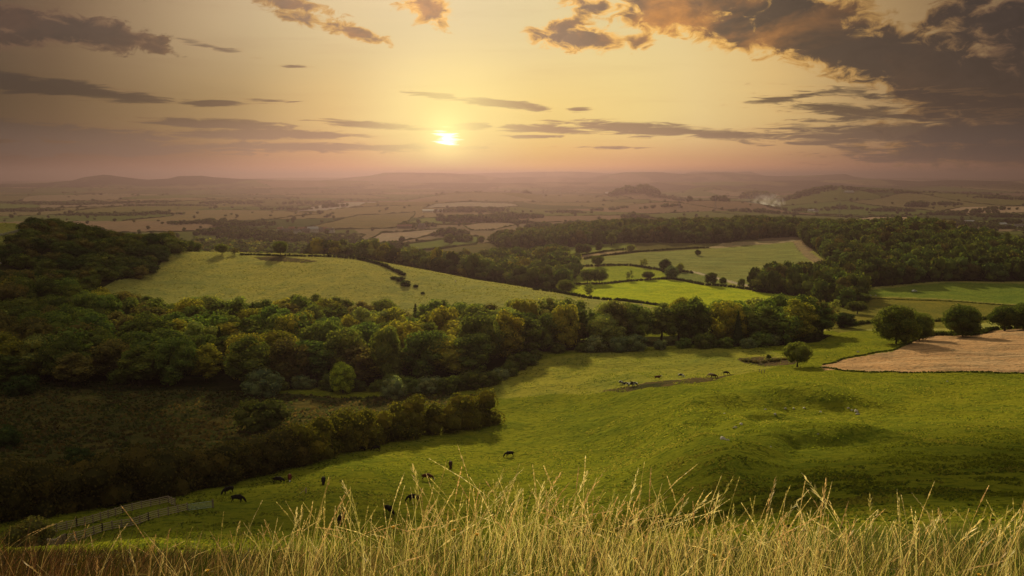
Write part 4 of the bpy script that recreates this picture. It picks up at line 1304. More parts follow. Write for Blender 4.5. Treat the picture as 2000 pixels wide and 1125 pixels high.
def rail_fence(pts, label, post_step=2.3, h=1.45, rails=4, dmin=90):
    P = [raycast(px, py, dmin, 400) for px, py in pts]
    root = empty('rail_fence', P[0])
    o = Vector(P[0])
    rail_parts = [[] for _ in range(rails)]
    for a, b in zip(P[:-1], P[1:]):
        L = math.hypot(b[0] - a[0], b[1] - a[1]); n = max(1, round(L / post_step))
        q = [(a[0] + (b[0] - a[0]) * i / n, a[1] + (b[1] - a[1]) * i / n) for i in range(n + 1)]
        q = [Vector((x, y, gz(x, y))) - o for x, y in q]
        for i, c in enumerate(q):
            link('post', mesh_np('post', *box(c.x - .09, c.x + .09, c.y - .09, c.y + .09, c.z - .4, c.z + h + .12), [WOODPOST]), root)
        for k in range(rails):
            z = h * (k + .9) / rails
            for c, d in zip(q[:-1], q[1:]):
                rail_parts[k].append(beam((c.x, c.y - .12, c.z + z), (d.x, d.y - .12, d.z + z), .06, .13))
    for parts in rail_parts:
        link('rail', mesh_np('rail', *join(parts), [WOODRAIL]), root)
    tag(root, label, 'fence', 'post and rail fences')
    return P

def build_fences():
    rail_fence([(90, 1043), (150, 1030), (240, 1003), (329, 982), (342, 988)], 'four-rail wooden fence farther from the camera, ending in a short return')
    P = rail_fence([(95, 1078), (130, 1062), (200, 1040), (290, 1017), (366, 998)], 'nearer four-rail wooden fence with stout posts leading to the metal gate')
    a = P[-1]; b = raycast(416, 991, 90, 400)
    root = empty('field_gate', a)
    d = Vector(b) - Vector(a); h = 1.25
    fr, bars = [], []
    for t in (0.02, .98): fr.append(tube([(d.x * t, d.y * t, d.z * t + .1), (d.x * t, d.y * t, d.z * t + h)], [.045, .045], 4))
    for z in (.12, h): fr.append(tube([(d.x * .02, d.y * .02, d.z * .02 + z), (d.x * .98, d.y * .98, d.z * .98 + z)], [.045, .045], 4))
    for z in (.34, .54, .76, 1.0):
        bars.append(tube([(d.x * .02, d.y * .02, d.z * .02 + z), (d.x * .98, d.y * .98, d.z * .98 + z)], [.03, .03], 4))
    bars.append(tube([(d.x * .02, d.y * .02, d.z * .02 + h), (d.x * .5, d.y * .5, d.z * .5 + .12)], [.03, .03], 4))
    link('gate_frame', mesh_np('gate_frame', *join(fr), [GALV]), root)
    link('gate_bars', mesh_np('gate_bars', *join(bars), [GALV]), root)
    post = link('gate_post', mesh_np('gate_post', *box(d.x - .12, d.x + .12, d.y - .12, d.y + .12, d.z - .4, d.z + 1.6), [WOODPOST]), root)
    tag(root, 'pale green galvanised metal gate at the end of the near rail fence', 'gate')
    # small wooden stake in the cattle pasture
    x, y, z = raycast(598, 963, 90, 400)
    s_ = empty('wooden_stake', (x, y, z))
    link('stake', mesh_np('stake', *box(-.1, .1, -.1, .1, -.3, 1.1), [WOODRAIL]), s_)
    link('brace', mesh_np('brace', *beam((-.1, 0, .8), (-1.3, -.2, -.1), .08, .1), [WOODRAIL]), s_)
    tag(s_, 'short pale wooden stake with a slanting brace in the cattle pasture', 'stake')
    for k, (px, row) in enumerate([(1483, 727), (1487, 729), (1493, 728)]):
        x, y, z = raycast(px, row, 100, 500)
        link_o = link('fence_stub', mesh_np('fence_stub', *join([box(-.1, .1, -.1, .1, -.3, 1.15), box(-.13, .13, -.13, .13, 1.15, 1.22)]), [WOODPOST]), loc=(x, y, z))
        tag(link_o, '%s of three short posts left of the thorn tree' % ['leftmost', 'middle', 'rightmost'][k], 'post', 'short posts by the ditch')
    # dry stone wall on the dark hill
    rng = np.random.default_rng(4)
    P = [raycast(px, py, 400, 900)[:2] for px, py in [(-40, 468), (0, 461), (25, 456), (50, 451), (72, 446)]]
    parts = []
    x0, y0 = P[1]; z0 = gz(x0, y0)
    cv, cf = ICO1
    for a, b in zip(P[:-1], P[1:]):
        L = math.hypot(b[0] - a[0], b[1] - a[1]); n = int(L / .7)
        for i in range(n):
            x, y = a[0] + (b[0] - a[0]) * i / n, a[1] + (b[1] - a[1]) * i / n
            for lay in range(3):
                r = rng.uniform(.32, .62)
                q = cv * np.array([r, r * .8, r * .62]) * rng.uniform(.8, 1.2, (len(cv), 1))
                parts.append((q + np.array([x - x0 + rng.normal(0, .1), y - y0 + rng.normal(0, .1), gz(x, y) - z0 + .3 + lay * .55]), cf))
    o = link('stone_wall', mesh_np('stone_wall', *join(parts), [STONE]), loc=(x0, y0, z0))
    tag(o, 'grey dry stone wall crossing the dark hill at the left edge', 'wall')
build_fences()

# ------------------------------------------------------------------ rocks on the mound
def build_rocks():
    rng = np.random.default_rng(9)
    spots = [(1412,858,14,'big pale boulder in the bare earth hollow of the mound'), (1422,860,7,'smaller brown boulder touching the big pale one'),
             (1436,836,10,'pale outcrop at the tip of the small inner scarp'), (1448,829,9,'flat pale rock along the crest of the small inner scarp'),
             (1672,803,9,'largest of the pale slabs at the right end of the mound'), (1676,809,8,'lowest pale slab at the right end of the mound'),
             (1657,797,5,'highest small stone at the right end of the mound'), (1664,801,5,'small stone between the slabs at the right end'),
             (1495,800,6,'pale stone left of centre on the mound'), (1514,809,7,'flat white stone below the crest of the mound'),
             (1534,798,6,'white stone on the crest of the mound'), (1550,798,6,'low grey stone right beside the white crest stone'),
             (1571,797,6,'white stone on the mound, right of the crest pair'), (1603,805,7,'flat pale stone on the right half of the mound'),
             (1415,808,5,'small white stone on the left shoulder of the mound'), (1505,873,4,'tiny stone on the lower terrace of the pasture'), (1598,848,4,'tiny pale stone between the mound and the terrace'),
             (1676,688,6,'grey stone in the rough grass left of the stubble field'), (1850,745,4,'pale stone in the right pasture below the stubble')]
    for k, (px, row, w, lab) in enumerate(spots):
        x, y, z = raycast(px, row, 60, 600)
        r = w / FPX * y * .5
        bm = bmesh.new(); bmesh.ops.create_icosphere(bm, subdivisions=3, radius=1.0)
        off = Vector(rng.uniform(-50, 50, 3))
        for v in bm.verts:
            n = mnoise.noise(v.co * 1.3 + off) * .45 + mnoise.noise(v.co * 3.1 + off) * .16
            c = v.co * (1 + n)
            # a few flat facets
            for d in ((.6, .3, .7), (-.5, .6, .6), (.1, -.9, .4)):
                dd = Vector(d).normalized(); e = c.dot(dd)
                if e > .62: c = c - dd * (e - .62) * .8
            v.co = (c.x * r * 1.15, c.y * r * .9, c.z * r * .75)
        me = bpy.data.meshes.new('rock'); bm.to_mesh(me); bm.free(); me.materials.append(STONE)
        o = link('rock', me, loc=(x, y, z + r * .12)); o.rotation_euler = (0, 0, rng.uniform(0, 6))
        tag(o, lab, 'rock', 'rocks on the grassy mound')
build_rocks()

# ------------------------------------------------------------------ animals
def coat_mat(name, base, white=None, patch=None, rough=.7):
    """base coat; white = list of (axis x range) given as object-space boxes; patch = noise threshold for piebald"""
    m = bpy.data.materials.new(name); m.use_nodes = True
    T = NT(m.node_tree); T.n.clear()
    pos = T.new('ShaderNodeTexCoord').outputs['Object']
    sep = T.new('ShaderNodeSeparateXYZ'); T.l.new(pos, sep.inputs[0])
    n = T.noise(pos, 9.0, 3, .6)
    c = T.mix(T.math('MULTIPLY', n, .5), base, tuple(v * .6 for v in base))
    if patch:
        pn = T.noise(pos, 1.15, 2, .5, .3)
        c = T.mix(T.smooth(pn, patch, patch + .03), c, (0.62, 0.60, 0.54))
    if white:
        for (x0, x1, zmax) in white:
            f = T.math('MULTIPLY', T.smooth(sep.outputs[0], x0, x0 + .08), T.smooth(sep.outputs[0], x1 + .08, x1))
            f = T.math('MULTIPLY', f, T.smooth(sep.outputs[2], zmax + .06, zmax))
            c = T.mix(f, c, (0.60, 0.57, 0.50))
    bs = T.new('ShaderNodeBsdfPrincipled'); T.put(bs.inputs['Base Color'], c)
    bs.inputs['Roughness'].default_value = .9; bs.inputs['Specular IOR Level'].default_value = .04
    out = T.new('ShaderNodeOutputMaterial'); T.l.new(bs.outputs[0], out.inputs['Surface'])
    return m

def skin_body(name, verts, edges, radii, mats, root=0, levels=2):
    me = bpy.data.meshes.new(name + '_cage'); me.from_pydata(verts, edges, []); me.update()
    ob = bpy.data.objects.new(name + '_cage', me); COL.objects.link(ob)
    sk = ob.modifiers.new('skin', 'SKIN'); sk.use_smooth_shade = True
    lay = me.skin_vertices[0].data
    for i, r in enumerate(radii):
        lay[i].radius = (r, r) if not isinstance(r, tuple) else r
        lay[i].use_root = (i == root)
    sb = ob.modifiers.new('sub', 'SUBSURF'); sb.levels = levels; sb.render_levels = levels
    dg = bpy.context.evaluated_depsgraph_get(); dg.update()
    ev = ob.evaluated_get(dg)
    out = bpy.data.meshes.new_from_object(ev)
    out.name = name
    bpy.data.objects.remove(ob)
    out.materials.clear()
    for m in mats: out.materials.append(m)
    return out

def cow_mesh(graze):
    # x forward, z up, hoof soles at z = 0
    V = [(0.0, 0, 1.02), (.38, 0, 1.00), (.72, 0, 1.05), (-.42, 0, 1.04), (-.80, 0, 1.10)]
    R = [.40, .41, .33, .40, .31]
    E = [(0, 1), (1, 2), (0, 3), (3, 4)]
    def add(p, r, parent):
        V.append(p); R.append(r); E.append((parent, len(V) - 1)); return len(V) - 1
    if graze:
        n1 = add((1.02, 0, .88), .22, 2); n2 = add((1.26, 0, .56), .165, n1); h1 = add((1.36, 0, .34), .145, n2); h2 = add((1.47, 0, .14), .095, h1); add((1.52, 0, .04), .075, h2)
        for s in (-1, 1): add((1.22, s * .24, .50), .035, n2)
    else:
        n1 = add((1.05, 0, 1.20), .22, 2); n2 = add((1.28, 0, 1.38), .165, n1); h1 = add((1.46, 0, 1.38), .14, n2); h2 = add((1.66, 0, 1.24), .10, h1); add((1.75, 0, 1.17), .08, h2)
        for s in (-1, 1): add((1.34, s * .26, 1.44), .035, n2)
    for s in (-1, 1):
        a = add((.62, s * .20, .78), .155, 2); b = add((.60, s * .20, .44), .075, a); c = add((.64 + .05 * s, s * .20, .12), .055, b); add((.67 + .05 * s, s * .20, .03), .06, c)
        a = add((-.78, s * .22, .86), .19, 4); b = add((-.70, s * .22, .60), .11, a); c = add((-.92 + .06 * s, s * .21, .40), .06, b); d = add((-.86 + .06 * s, s * .21, .12), .05, c); add((-.83 + .06 * s, s * .21, .03), .058, d)
    t = add((-1.06, 0, 1.16), .05, 4); t = add((-1.14, 0, .80), .028, t); add((-1.13, 0, .46), .045, t)
    return V, E, R

def build_animals():
    black = coat_mat('black_coat', (0.012, 0.010, 0.009))
    brown = coat_mat('red_brown_coat', (0.075, 0.022, 0.010), white=[(1.34, 2.0, 9.0)])
    brownr = coat_mat('red_brown_coat_white_rump', (0.085, 0.020, 0.012), white=[(-1.3, -.86, 9.0), (1.34, 2.0, 9.0)])
    dbrown = coat_mat('dark_brown_coat', (0.04, 0.020, 0.012))
    pied = coat_mat('black_and_white_coat', (0.014, 0.012, 0.012), patch=.47)
    tan = coat_mat('pale_tan_coat', (0.30, 0.22, 0.15))
    cache = {}
    def cow(px, row, deg, mat, graze, label, s=1.0):
        key = (mat.name, graze)
        if key not in cache:
            V, E, R = cow_mesh(graze)
            cache[key] = skin_body('cow', V, E, R, [mat])
        x, y, z = raycast(px, row, 95, 500)
        o = bpy.data.objects.new('cow', cache[key]); COL.objects.link(o)
        o.location = (x, y, z - .03); o.rotation_euler = (0, 0, math.radians(deg)); o.scale = (s, s, s)
        tag(o, label, 'cow', 'cattle grazing in the pasture')
    cow(446, 964, 225, black, True, 'black cow grazing nearest the metal gate, facing left', 1.1)
    cow(464, 981, 0, black, True, 'black cow just right of the metal gate, below its neighbour, head down', 1.15)
    cow(543, 943, 5, black, True, 'black cow standing left of the red one with the white rump', 1.05)
    cow(566, 939, 285, brownr, True, 'red-brown cow with a white rump below the dark hedge', 1.1)
    cow(632, 945, 280, black, True, 'black cow facing the camera head down, right of the white-rumped cow', 1.1)
    cow(665, 1022, 260, black, True, 'black cow nearest the camera, half hidden by grass stalks', 1.1)
    cow(759, 1003, 315, black, True, 'black cow in the tall stalks, left of the one with its back arched', 1.15)
    cow(808, 980, 172, black, True, 'black cow grazing just below the red-brown cow', 1.15)
    cow(834, 938, 0, brown, True, 'red-brown cow with a white face grazing to the right', 1.15)
    cow(880, 913, 275, dbrown, True, 'dark brown cow seen head-on above the white-faced one', 1.15)
    cow(995, 892, 190, black, True, 'black cow alone at the right side of the near herd', 1.1)
    cow(735, 880, 182, black, True, 'right one of two black cows tight under the big hedge', 1.0)
    cow(707, 881, 170, black, True, 'left one of two black cows tight under the big hedge', 1.0)
    cow(1213, 751, 300, pied, True, 'black and white cow standing apart behind the huddled group')
    cow(1222, 754, 190, pied, False, 'leftmost of three huddled black and white cows')
    cow(1232, 755, 20, pied, True, 'middle of three huddled black and white cows')
    cow(1240, 754, 150, pied, False, 'rightmost of three huddled black and white cows')
    cow(1284, 741, 5, brown, False, 'red-brown cow between the pied cows and the white one')
    cow(1330, 737, 330, pied, True, 'mostly white cow alone in the middle of the far pasture')
    cow(1388, 736, 185, tan, True, 'pale tan cow behind the dark brown one')
    cow(1394, 738, 0, dbrown, True, 'dark brown cow in front of the pale tan one')
    cow(1418, 732, 0, black, True, 'black cow at the right end of the far herd')
    # sheep
    wool = coat_mat('wool', (0.50, 0.46, 0.40))
    V = [(0, 0, .56), (.30, 0, .58), (-.34, 0, .58)]; R = [.26, .22, .23]; E = [(0, 1), (0, 2)]
    def add(p, r, parent):
        V.append(p); R.append(r); E.append((parent, len(V) - 1)); return len(V) - 1
    n = add((.50, 0, .66), .11, 1); h = add((.64, 0, .70), .085, n); add((.78, 0, .64), .055, h)
    for s in (-1, 1):
        add((.60, s * .12, .74), .02, n)
        for x, p in ((.28, 1), (-.32, 2)):
            a = add((x, s * .13, .34), .06, p); b = add((x + .02, s * .13, .18), .035, a); add((x, s * .13, .03), .035, b)
    sm = skin_body('sheep', V, E, R, [wool])
    for px, row, deg, lab in ((20, 508, 30, 'white sheep lower on the dark hill beside the scrub'), (28, 503, 60, 'white sheep just uphill of its neighbour beside the scrub'), (2, 516, 170, 'white sheep cut by the left edge of the photo'), (52, 470, 190, 'pinkish white sheep just below the stone wall')):
        x, y, z = raycast(px, row, 300, 900)
        o = bpy.data.objects.new('sheep', sm); COL.objects.link(o)
        o.location = (x, y, z); o.rotation_euler = (0, 0, math.radians(deg)); o.scale = (1.5, 1.5, 1.5)
        tag(o, lab, 'sheep', 'sheep on the dark hill')
    for k, (px, row) in enumerate([(1252, 597), (890, 551), (742, 494), (1512, 567)]):
        x, y, z = raycast(px, row, 450, 1500)
        o = bpy.data.objects.new('sheep', sm); COL.objects.link(o); o.location = (x, y, z); o.rotation_euler = (0, 0, k * 2.0); o.scale = (1.4, 1.4, 1.4)
        tag(o, ['sheep lying below the near hedge of the bright field', 'sheep on the spur under the valley wood', 'sheep on the skyline of the pasture spur', 'sheep at the right end of the bright field'][k], 'sheep')
build_animals()
# ------------------------------------------------------------------ buildings, pylons, vehicle, smoke
WALLM = plain_mat('rubble_wall', (0.30, 0.24, 0.19), .9, .15, .8, (0.20, 0.16, 0.13))
RENDERM = plain_mat('pale_render', (0.62, 0.58, 0.52), .8, .2, .5, (0.5, 0.47, 0.42))
ROOFM = plain_mat('slate_roof', (0.16, 0.13, 0.12), .6, .3, 1.0, (0.10, 0.085, 0.08))
TILEM = plain_mat('clay_tile_roof', (0.30, 0.15, 0.10), .8, .2, 1.0, (0.20, 0.11, 0.08))
SHEETM = plain_mat('pale_sheet_roof', (0.42, 0.43, 0.46), .6, .2, .4, (0.36, 0.37, 0.4))
DARKM = plain_mat('window_glass', (0.03, 0.035, 0.04), .15, .6)

def house_parts(L, W, H, R):
    wall = box(-L/2, L/2, -W/2, W/2, -1, H)
    gv = np.array([(-L/2,-W/2,H),(-L/2,W/2,H),(-L/2,0,H+R),(L/2,-W/2,H),(L/2,W/2,H),(L/2,0,H+R)], float)
    gf = np.array([(0,1,2,2),(3,5,4,4)])
    V, F = join([wall])
    me_wall = (V, F.tolist(), gv, gf)
    e = .5
    rv = np.array([(-L/2-e,-W/2-e,H-.25),(L/2+e,-W/2-e,H-.25),(L/2+e,0,H+R+.15),(-L/2-e,0,H+R+.15),(-L/2-e,W/2+e,H-.25),(L/2+e,W/2+e,H-.25)], float)
    t = np.array([0,0,-.22])
    rv2 = np.concatenate([rv, rv + t])
    rf = np.array([(0,1,2,3),(3,2,5,4),(7,6,9,8),(8,9,10,11),(0,6,7,1),(4,5,11,10),(1,7,8,2),(2,8,11,5),(0,3,9,6),(3,4,10,9)])
    return wall, gv, rv2, rf

def building(px, row, L, W, H, R, deg, wallm, roofm, label, group=None, chim=True, name='house', cat='house', dmin=1000):
    x, y, z = raycast(px, row, dmin, 9000)
    root = empty(name, (x, y, z), math.radians(deg))
    wall, gv, rv, rf = house_parts(L, W, H, R)
    # gable ends as thin prisms closed on to the wall box
    g = []
    for s in (-1, 1):
        xx = s * (L / 2 - .02)
        V = np.array([(xx-.15,-W/2,H-.01),(xx-.15,W/2,H-.01),(xx-.15,0,H+R-.1),(xx+.0,-W/2,H-.01),(xx+.0,W/2,H-.01),(xx+.0,0,H+R-.1),(xx-.15,0,H-.01),(xx,0,H-.01)])
        F = np.array([(0,6,2,2),(6,1,2,2),(3,5,7,7),(7,5,4,4)])
        # quads built from two triangles sharing the ridge
        F = np.array([(0,6,1,2),(3,5,4,7),(0,2,5,3),(1,4,5,2)])
        g.append((V, F))
    link('wall', mesh_np('wall', *join([wall] + g), [wallm]), root)
    rf_o = link('roof', mesh_np('roof', rv, rf, [roofm]), root)
    if chim:
        link('chimney', mesh_np('chimney', *box(L*.32, L*.32+.9, -.45, .45, H+R-.8, H+R+1.3), [wallm]), rf_o)
    nwin = max(2, int(L / 3.5))
    for k in range(nwin):
        cx = -L/2 + L * (k + .5) / nwin
        link('window', mesh_np('window', *box(cx-.5, cx+.5, -W/2-.06, -W/2+.04, H*.45, H*.45+1.2), [DARKM]), root)
    tag(root, label, cat, group)

def build_buildings():
    g = 'houses of the village across the valley'
    rng = np.random.default_rng(3)
    vill = [(548,452,'leftmost'),(556,455,'second from the left'),(570,451,'third from the left'),(580,456,'fourth from the left'),(590,452,'fifth from the left'),(598,455,'sixth from the left'),(607,451,'seventh from the left'),(622,453,'eighth from the left'),(634,452,'second from the right'),(645,454,'rightmost')]
    for k, (px, row, w) in enumerate(vill):
        building(px, row, rng.uniform(11, 18), 7.5, 5.2, 3.2, rng.uniform(-35, 35), WALLM if k % 3 else RENDERM, ROOFM if k % 2 else TILEM, 'small gabled house in the village across the valley, %s in the row' % w, g)
    building(611, 454, 20, 9, 7, 4, 20, RENDERM, SHEETM, 'white building gleaming in the middle of the village', g)
    building(790, 446, 30, 9, 5, 3, 8, WALLM, TILEM, 'long brown farm range beside the small wood', 'farm buildings', name='farmhouse', cat='farm building')
    building(824, 446, 14, 8, 6, 4, -30, WALLM, ROOFM, 'farmhouse right of the long brown farm range', 'farm buildings', name='farmhouse', cat='farm building')
    building(850, 414, 78, 16, 5, 2.5, 3, RENDERM, SHEETM, 'long low shed with a white roof on the far slope', 'farm buildings', False, 'farm_shed', 'shed', 2000)
    building(1658, 376, 40, 14, 5, 2.5, 6, RENDERM, SHEETM, 'small pale shed on the green hillside at the right', 'farm buildings', False, 'farm_shed', 'shed', 2000)
    building(1584, 413, 22, 10, 5, 3, 10, RENDERM, SHEETM, 'white barn right of the bonfire smoke, left of two', 'farm buildings', False, 'farm_shed', 'shed', 1500)
    building(1594, 414, 14, 8, 4, 3, -10, RENDERM, ROOFM, 'white cottage right of the white barn near the smoke', 'farm buildings')
    building(1196, 378, 90, 20, 6, 3, 3, RENDERM, SHEETM, 'bright distant warehouse roof left of the wooded knoll', 'farm buildings', False, 'farm_shed', 'shed', 5000)
    building(965, 430, 16, 9, 5.5, 3.5, 20, WALLM, TILEM, 'brown cottage in the hazy wood on the far slope', 'farm buildings')
    for k, (px, row, w, dg) in enumerate([(1882,437,16,12),(1893,436,22,-8),(1958,441,18,15),(1968,444,14,-20),(1990,444,20,5),(1992,434,14,-15)]):
        building(px, row, w, 8, 4.5, 3, dg, RENDERM if k % 2 == 0 else WALLM, SHEETM if k in (1, 2) else ROOFM, '%s of the scattered houses at the right below the ploughed field' % ['leftmost', 'second from the left', 'third from the left', 'fourth from the left', 'lower right', 'upper right'][k], 'scattered houses at the right')
    for k, (px, row) in enumerate([(1655,583),(1664,585),(1690,586),(1700,587),(1710,587)]):
        # feed bags / bales at the gateway
        x, y, z = raycast(px, row - 9, 400, 900)
        V, F = ICO2; q = V * (1 + .12 * np.sin(V[:, [0]] * 7 + k)) * np.array([1.0, .7, .55])
        me = bpy.data.meshes.new('stone_heap'); me.from_pydata([tuple(v) for v in q], [], [tuple(f) for f in F]); me.materials.append(STONE)
        o = link('stone_heap', me, loc=(x, y, z + .2)); o.rotation_euler = (0, 0, k)
        tag(o, 'pale heap at the gateway by the dark oaks, %s from the left' % ordn(k + 1), 'heap', 'pale heaps at the gateway')
build_buildings()

def build_pylons():
    steel = plain_mat('pylon_steel', (0.16, 0.16, 0.16), .5, .5, metallic=.5)
    def tower(h):
        body, arms = [], []
        def w(z): return h * (.10 * (1 - z) ** 1.4 + .014)
        lv = [0, .2, .38, .54, .68, .80, .92, 1.0]
        for sx in (-1, 1):
            for sy in (-1, 1):
                for a, b in zip(lv[:-1], lv[1:]):
                    body.append(tube([(sx*w(a), sy*w(a), a*h), (sx*w(b), sy*w(b), b*h)], [.28, .26], 4))
        for a, b in zip(lv[:-1], lv[1:]):
            for s in (-1, 1):
                body.append(tube([(-w(a), s*w(a), a*h), (w(b), s*w(b), b*h)], [.16, .16], 4)); body.append(tube([(w(a), s*w(a), a*h), (-w(b), s*w(b), b*h)], [.16, .16], 4))
                body.append(tube([(s*w(a), -w(a), a*h), (s*w(b), w(b), b*h)], [.16, .16], 4))
        for z, L in ((.66, .20), (.78, .25), (.90, .17)):
            arms.append(tube([(-L*h, 0, z*h), (0, 0, z*h+h*.03), (L*h, 0, z*h)], [.14, .34, .14], 4)); arms.append(tube([(-L*h, 0, z*h), (L*h, 0, z*h)], [.2, .2], 4))
            for s in (-1, 1): arms.append(tube([(s*L*h, 0, z*h), (s*L*h, 0, z*h-h*.05)], [.22, .12], 4))
        return join(body), join(arms)
    b, a = tower(46.0)
    bm_, am_ = mesh_np('lattice_tower', *b, [steel]), mesh_np('crossarms', *a, [steel])
    for k, (px, row, lab) in enumerate([(1397, 411, 'tallest grey lattice pylon in the pale field beyond the far wood'), (1327, 411, 'faint lattice pylon left of the tallest one'), (1062, 386, 'faint lattice pylon right of the tree-topped hill, left of two'), (1095, 386, 'faint lattice pylon right of the tree-topped hill, right of two'), (1639, 427, 'lattice pylon standing at the edge of the pink field')]):
        x, y, z = raycast(px, row, 1500, 9000)
        e = empty('pylon', (x, y, z), .5)
        s = 1.0 if y > 2400 else .8
        e.scale = (s, s, s)
        for nme, me in (('lattice_tower', bm_), ('crossarms', am_)):
            o = bpy.data.objects.new(nme, me); COL.objects.link(o); o.parent = e
        tag(e, lab, 'pylon', 'electricity pylons on the plain')
build_pylons()

def build_car():
    x, y, z = raycast(1786, 570, 500, 900)
    root = empty('parked_car', (x, y, z), math.radians(20))
    paint = plain_mat('pale_car_paint', (0.62, 0.62, 0.60), .3, .5)
    tyre = plain_mat('tyre_rubber', (0.02, 0.02, 0.02), .9, .1)
    prof = [(-2.1, .35), (-2.15, .85), (-1.75, 1.02), (-1.25, 1.55), (.35, 1.58), (1.0, 1.05), (1.95, .90), (2.15, .60), (2.1, .35)]
    bm = bmesh.new(); L = [bm.verts.new((a, -.85, b)) for a, b in prof]; R = [bm.verts.new((a, .85, b)) for a, b in prof]
    bm.faces.new(L[::-1]); bm.faces.new(R)
    for i in range(len(prof)):
        j = (i + 1) % len(prof); bm.faces.new((L[i], L[j], R[j], R[i]))
    bmesh.ops.recalc_face_normals(bm, faces=bm.faces)
    bmesh.ops.bevel(bm, geom=list(bm.edges), offset=.07, segments=2, affect='EDGES')
    me = bpy.data.meshes.new('body'); bm.to_mesh(me); bm.free(); me.materials.append(paint)
    link('body', me, root)
    for s in (-1, 1):
        link('side_window', mesh_np('side_window', *box(-1.15, .45, s*.84-.02, s*.84+.04*s if s > 0 else s*.84+.02, 1.1, 1.45), [DARKM]), root)
        for xx in (-1.3, 1.35):
            w = tube([(xx, s*.66, .33), (xx, s*.90, .33)], [.33, .33], 6)
            link('wheel', mesh_np('wheel', *w, [tyre]), root)
    ws = beam((.42, 0, 1.52), (.98, 0, 1.10), 1.4, .05)
    link('windscreen', mesh_np('windscreen', *ws, [DARKM]), root)
    tag(root, 'small pale car parked in the lawn-green field below the right wood', 'car')
build_car()

def build_shade_blockers():
    """unseen banks added toward the sun to shade the left side and near right slope; they stand well above the haze"""
    m = plain_mat('shade_blocker_surface', (0.55, 0.52, 0.50), 1.0, 0.0)
    rng = np.random.default_rng(12)
    k = 1 / math.tan(SUN_EL)
    for (cx, cy, hw, hd, alt, lab) in SHADE_BLOCKERS:
        up = alt - gz(cx, cy)
        ox, oy = cx + up * k * math.sin(SUN_AZ), cy + up * k * math.cos(SUN_AZ)
        parts = []
        cv, cf = ICO2
        for _ in range(420):
            u, v = rng.uniform(-1, 1), rng.uniform(-1, 1)
            if u * u + v * v > 1: continue
            r = (rng.uniform(.07, .17) if _ > 60 else rng.uniform(.2, .34)) * min(hw, hd) * (1.3 - .6 * math.hypot(u, v))
            q = cv * (1 + rng.normal(0, .10, (len(cv), 1))) * np.array([r * 1.3, r * 1.3, r * .65]) + np.array([u * hw * .8, v * hd * .8, rng.normal(0, .14) * min(hw, hd) * (1.1 - math.hypot(u, v))])
            parts.append((q, cf))
        o = link('shade_blocker', mesh_np('shade_blocker', *join(parts), [m], smooth=True), loc=(ox, oy, alt))
        tag(o, kind='structure')
SHADE_BLOCKERS = [(-385, 360, 215, 190, 400, 'left'), (-400, 660, 150, 150, 430, 'left hill'), (-190, 240, 112, 135, 290, 'near left'), (-75, 150, 75, 62, 250, 'near left slope'), (150, 118, 185, 88, 260, 'near right')]  # ground spots darkened by the added blockers out of view
build_shade_blockers()

def build_tufts():
    """tufts and tussocks standing in the pastures: one cover of small leaf clumps"""
    rng = np.random.default_rng(15)
    def cover(name, n, y0, y1, w0, w1, h0, h1, pal, mask, seed, thr):
        y = np.exp(rng.uniform(math.log(y0), math.log(y1), n)); x = rng.uniform(-.66, .66, n) * y
        k = fbm(x / 5.0, y / 5.0, 3, seed) + .35 * fbm(x / 40.0, y / 40.0, 2, seed + 5) > thr + rng.normal(0, .10, n)
        x, y = x[k], y[k]
        k = mask(x, y); x, y = x[k], y[k]; n = len(x)
        z = ground(x, y)
        P = np.stack([x, y, z], 1)
        a = rng.uniform(-.9, .9, n); w = rng.uniform(w0, w1, n); h = rng.uniform(h0, h1, n)
        s = np.stack([np.cos(a), np.sin(a), np.zeros(n)], 1)
        ln = rng.uniform(-.8, .8, (n, 2)) * h[:, None]
        up = np.concatenate([ln, h[:, None]], 1)
        V = np.stack([P - s * w[:, None] * .5 - [0, 0, .05], P + s * w[:, None] * .5 - [0, 0, .05], P + s * w[:, None] * .3 + up, P - s * w[:, None] * .35 + up * .85], 1).reshape(-1, 3)
        F = np.arange(len(V)).reshape(-1, 4)
        pn = np.clip(fbm(x / 14, y / 14, 3, seed + 9) * .9 + .5 + rng.normal(0, .16, n), 0, .999)
        c = np.array(pal)[(pn * len(pal)).astype(int)] * rng.uniform(.7, 1.3, (n, 1))
        me = mesh_np(name, V, F, [TUFT]); add_tint(me, np.repeat(c, 4, axis=0))
        tag(link(name, me), kind='stuff')
    TUFT = grass_mat('tuft_leaves', .6)
    W = [np.array(q) for q in WOOD_FLOORS] + [np.array(PLANS['stubble'])]
    br = [tuple(p) for p in PLANS['bracken']]
    def grassy(x, y):
        m = ~in_poly(x, y, br)
        for q in W: m &= ~in_poly(x, y, [tuple(p) for p in q])
        return m
    cover('pasture_grass', 200000, 60, 420, .18, .60, .10, .30, [(0.11,0.13,0.012), (0.14,0.155,0.014), (0.075,0.10,0.012), (0.17,0.165,0.025)], grassy, 61, .06)
    cover('spur_grass', 50000, 430, 800, .5, 1.5, .15, .4, [(0.14,0.14,0.025), (0.10,0.11,0.02), (0.19,0.175,0.04)], lambda x, y: grassy(x, y) & (x < 60) & (y < 800), 62, .08)
    cover('bracken', 60000, 180, 400, .5, 1.4, .3, .9, [(0.060,0.045,0.015), (0.045,0.055,0.015), (0.085,0.060,0.020), (0.035,0.042,0.012)], lambda x, y: in_poly(x, y, br), 63, -.12)
build_tufts_later = build_tufts

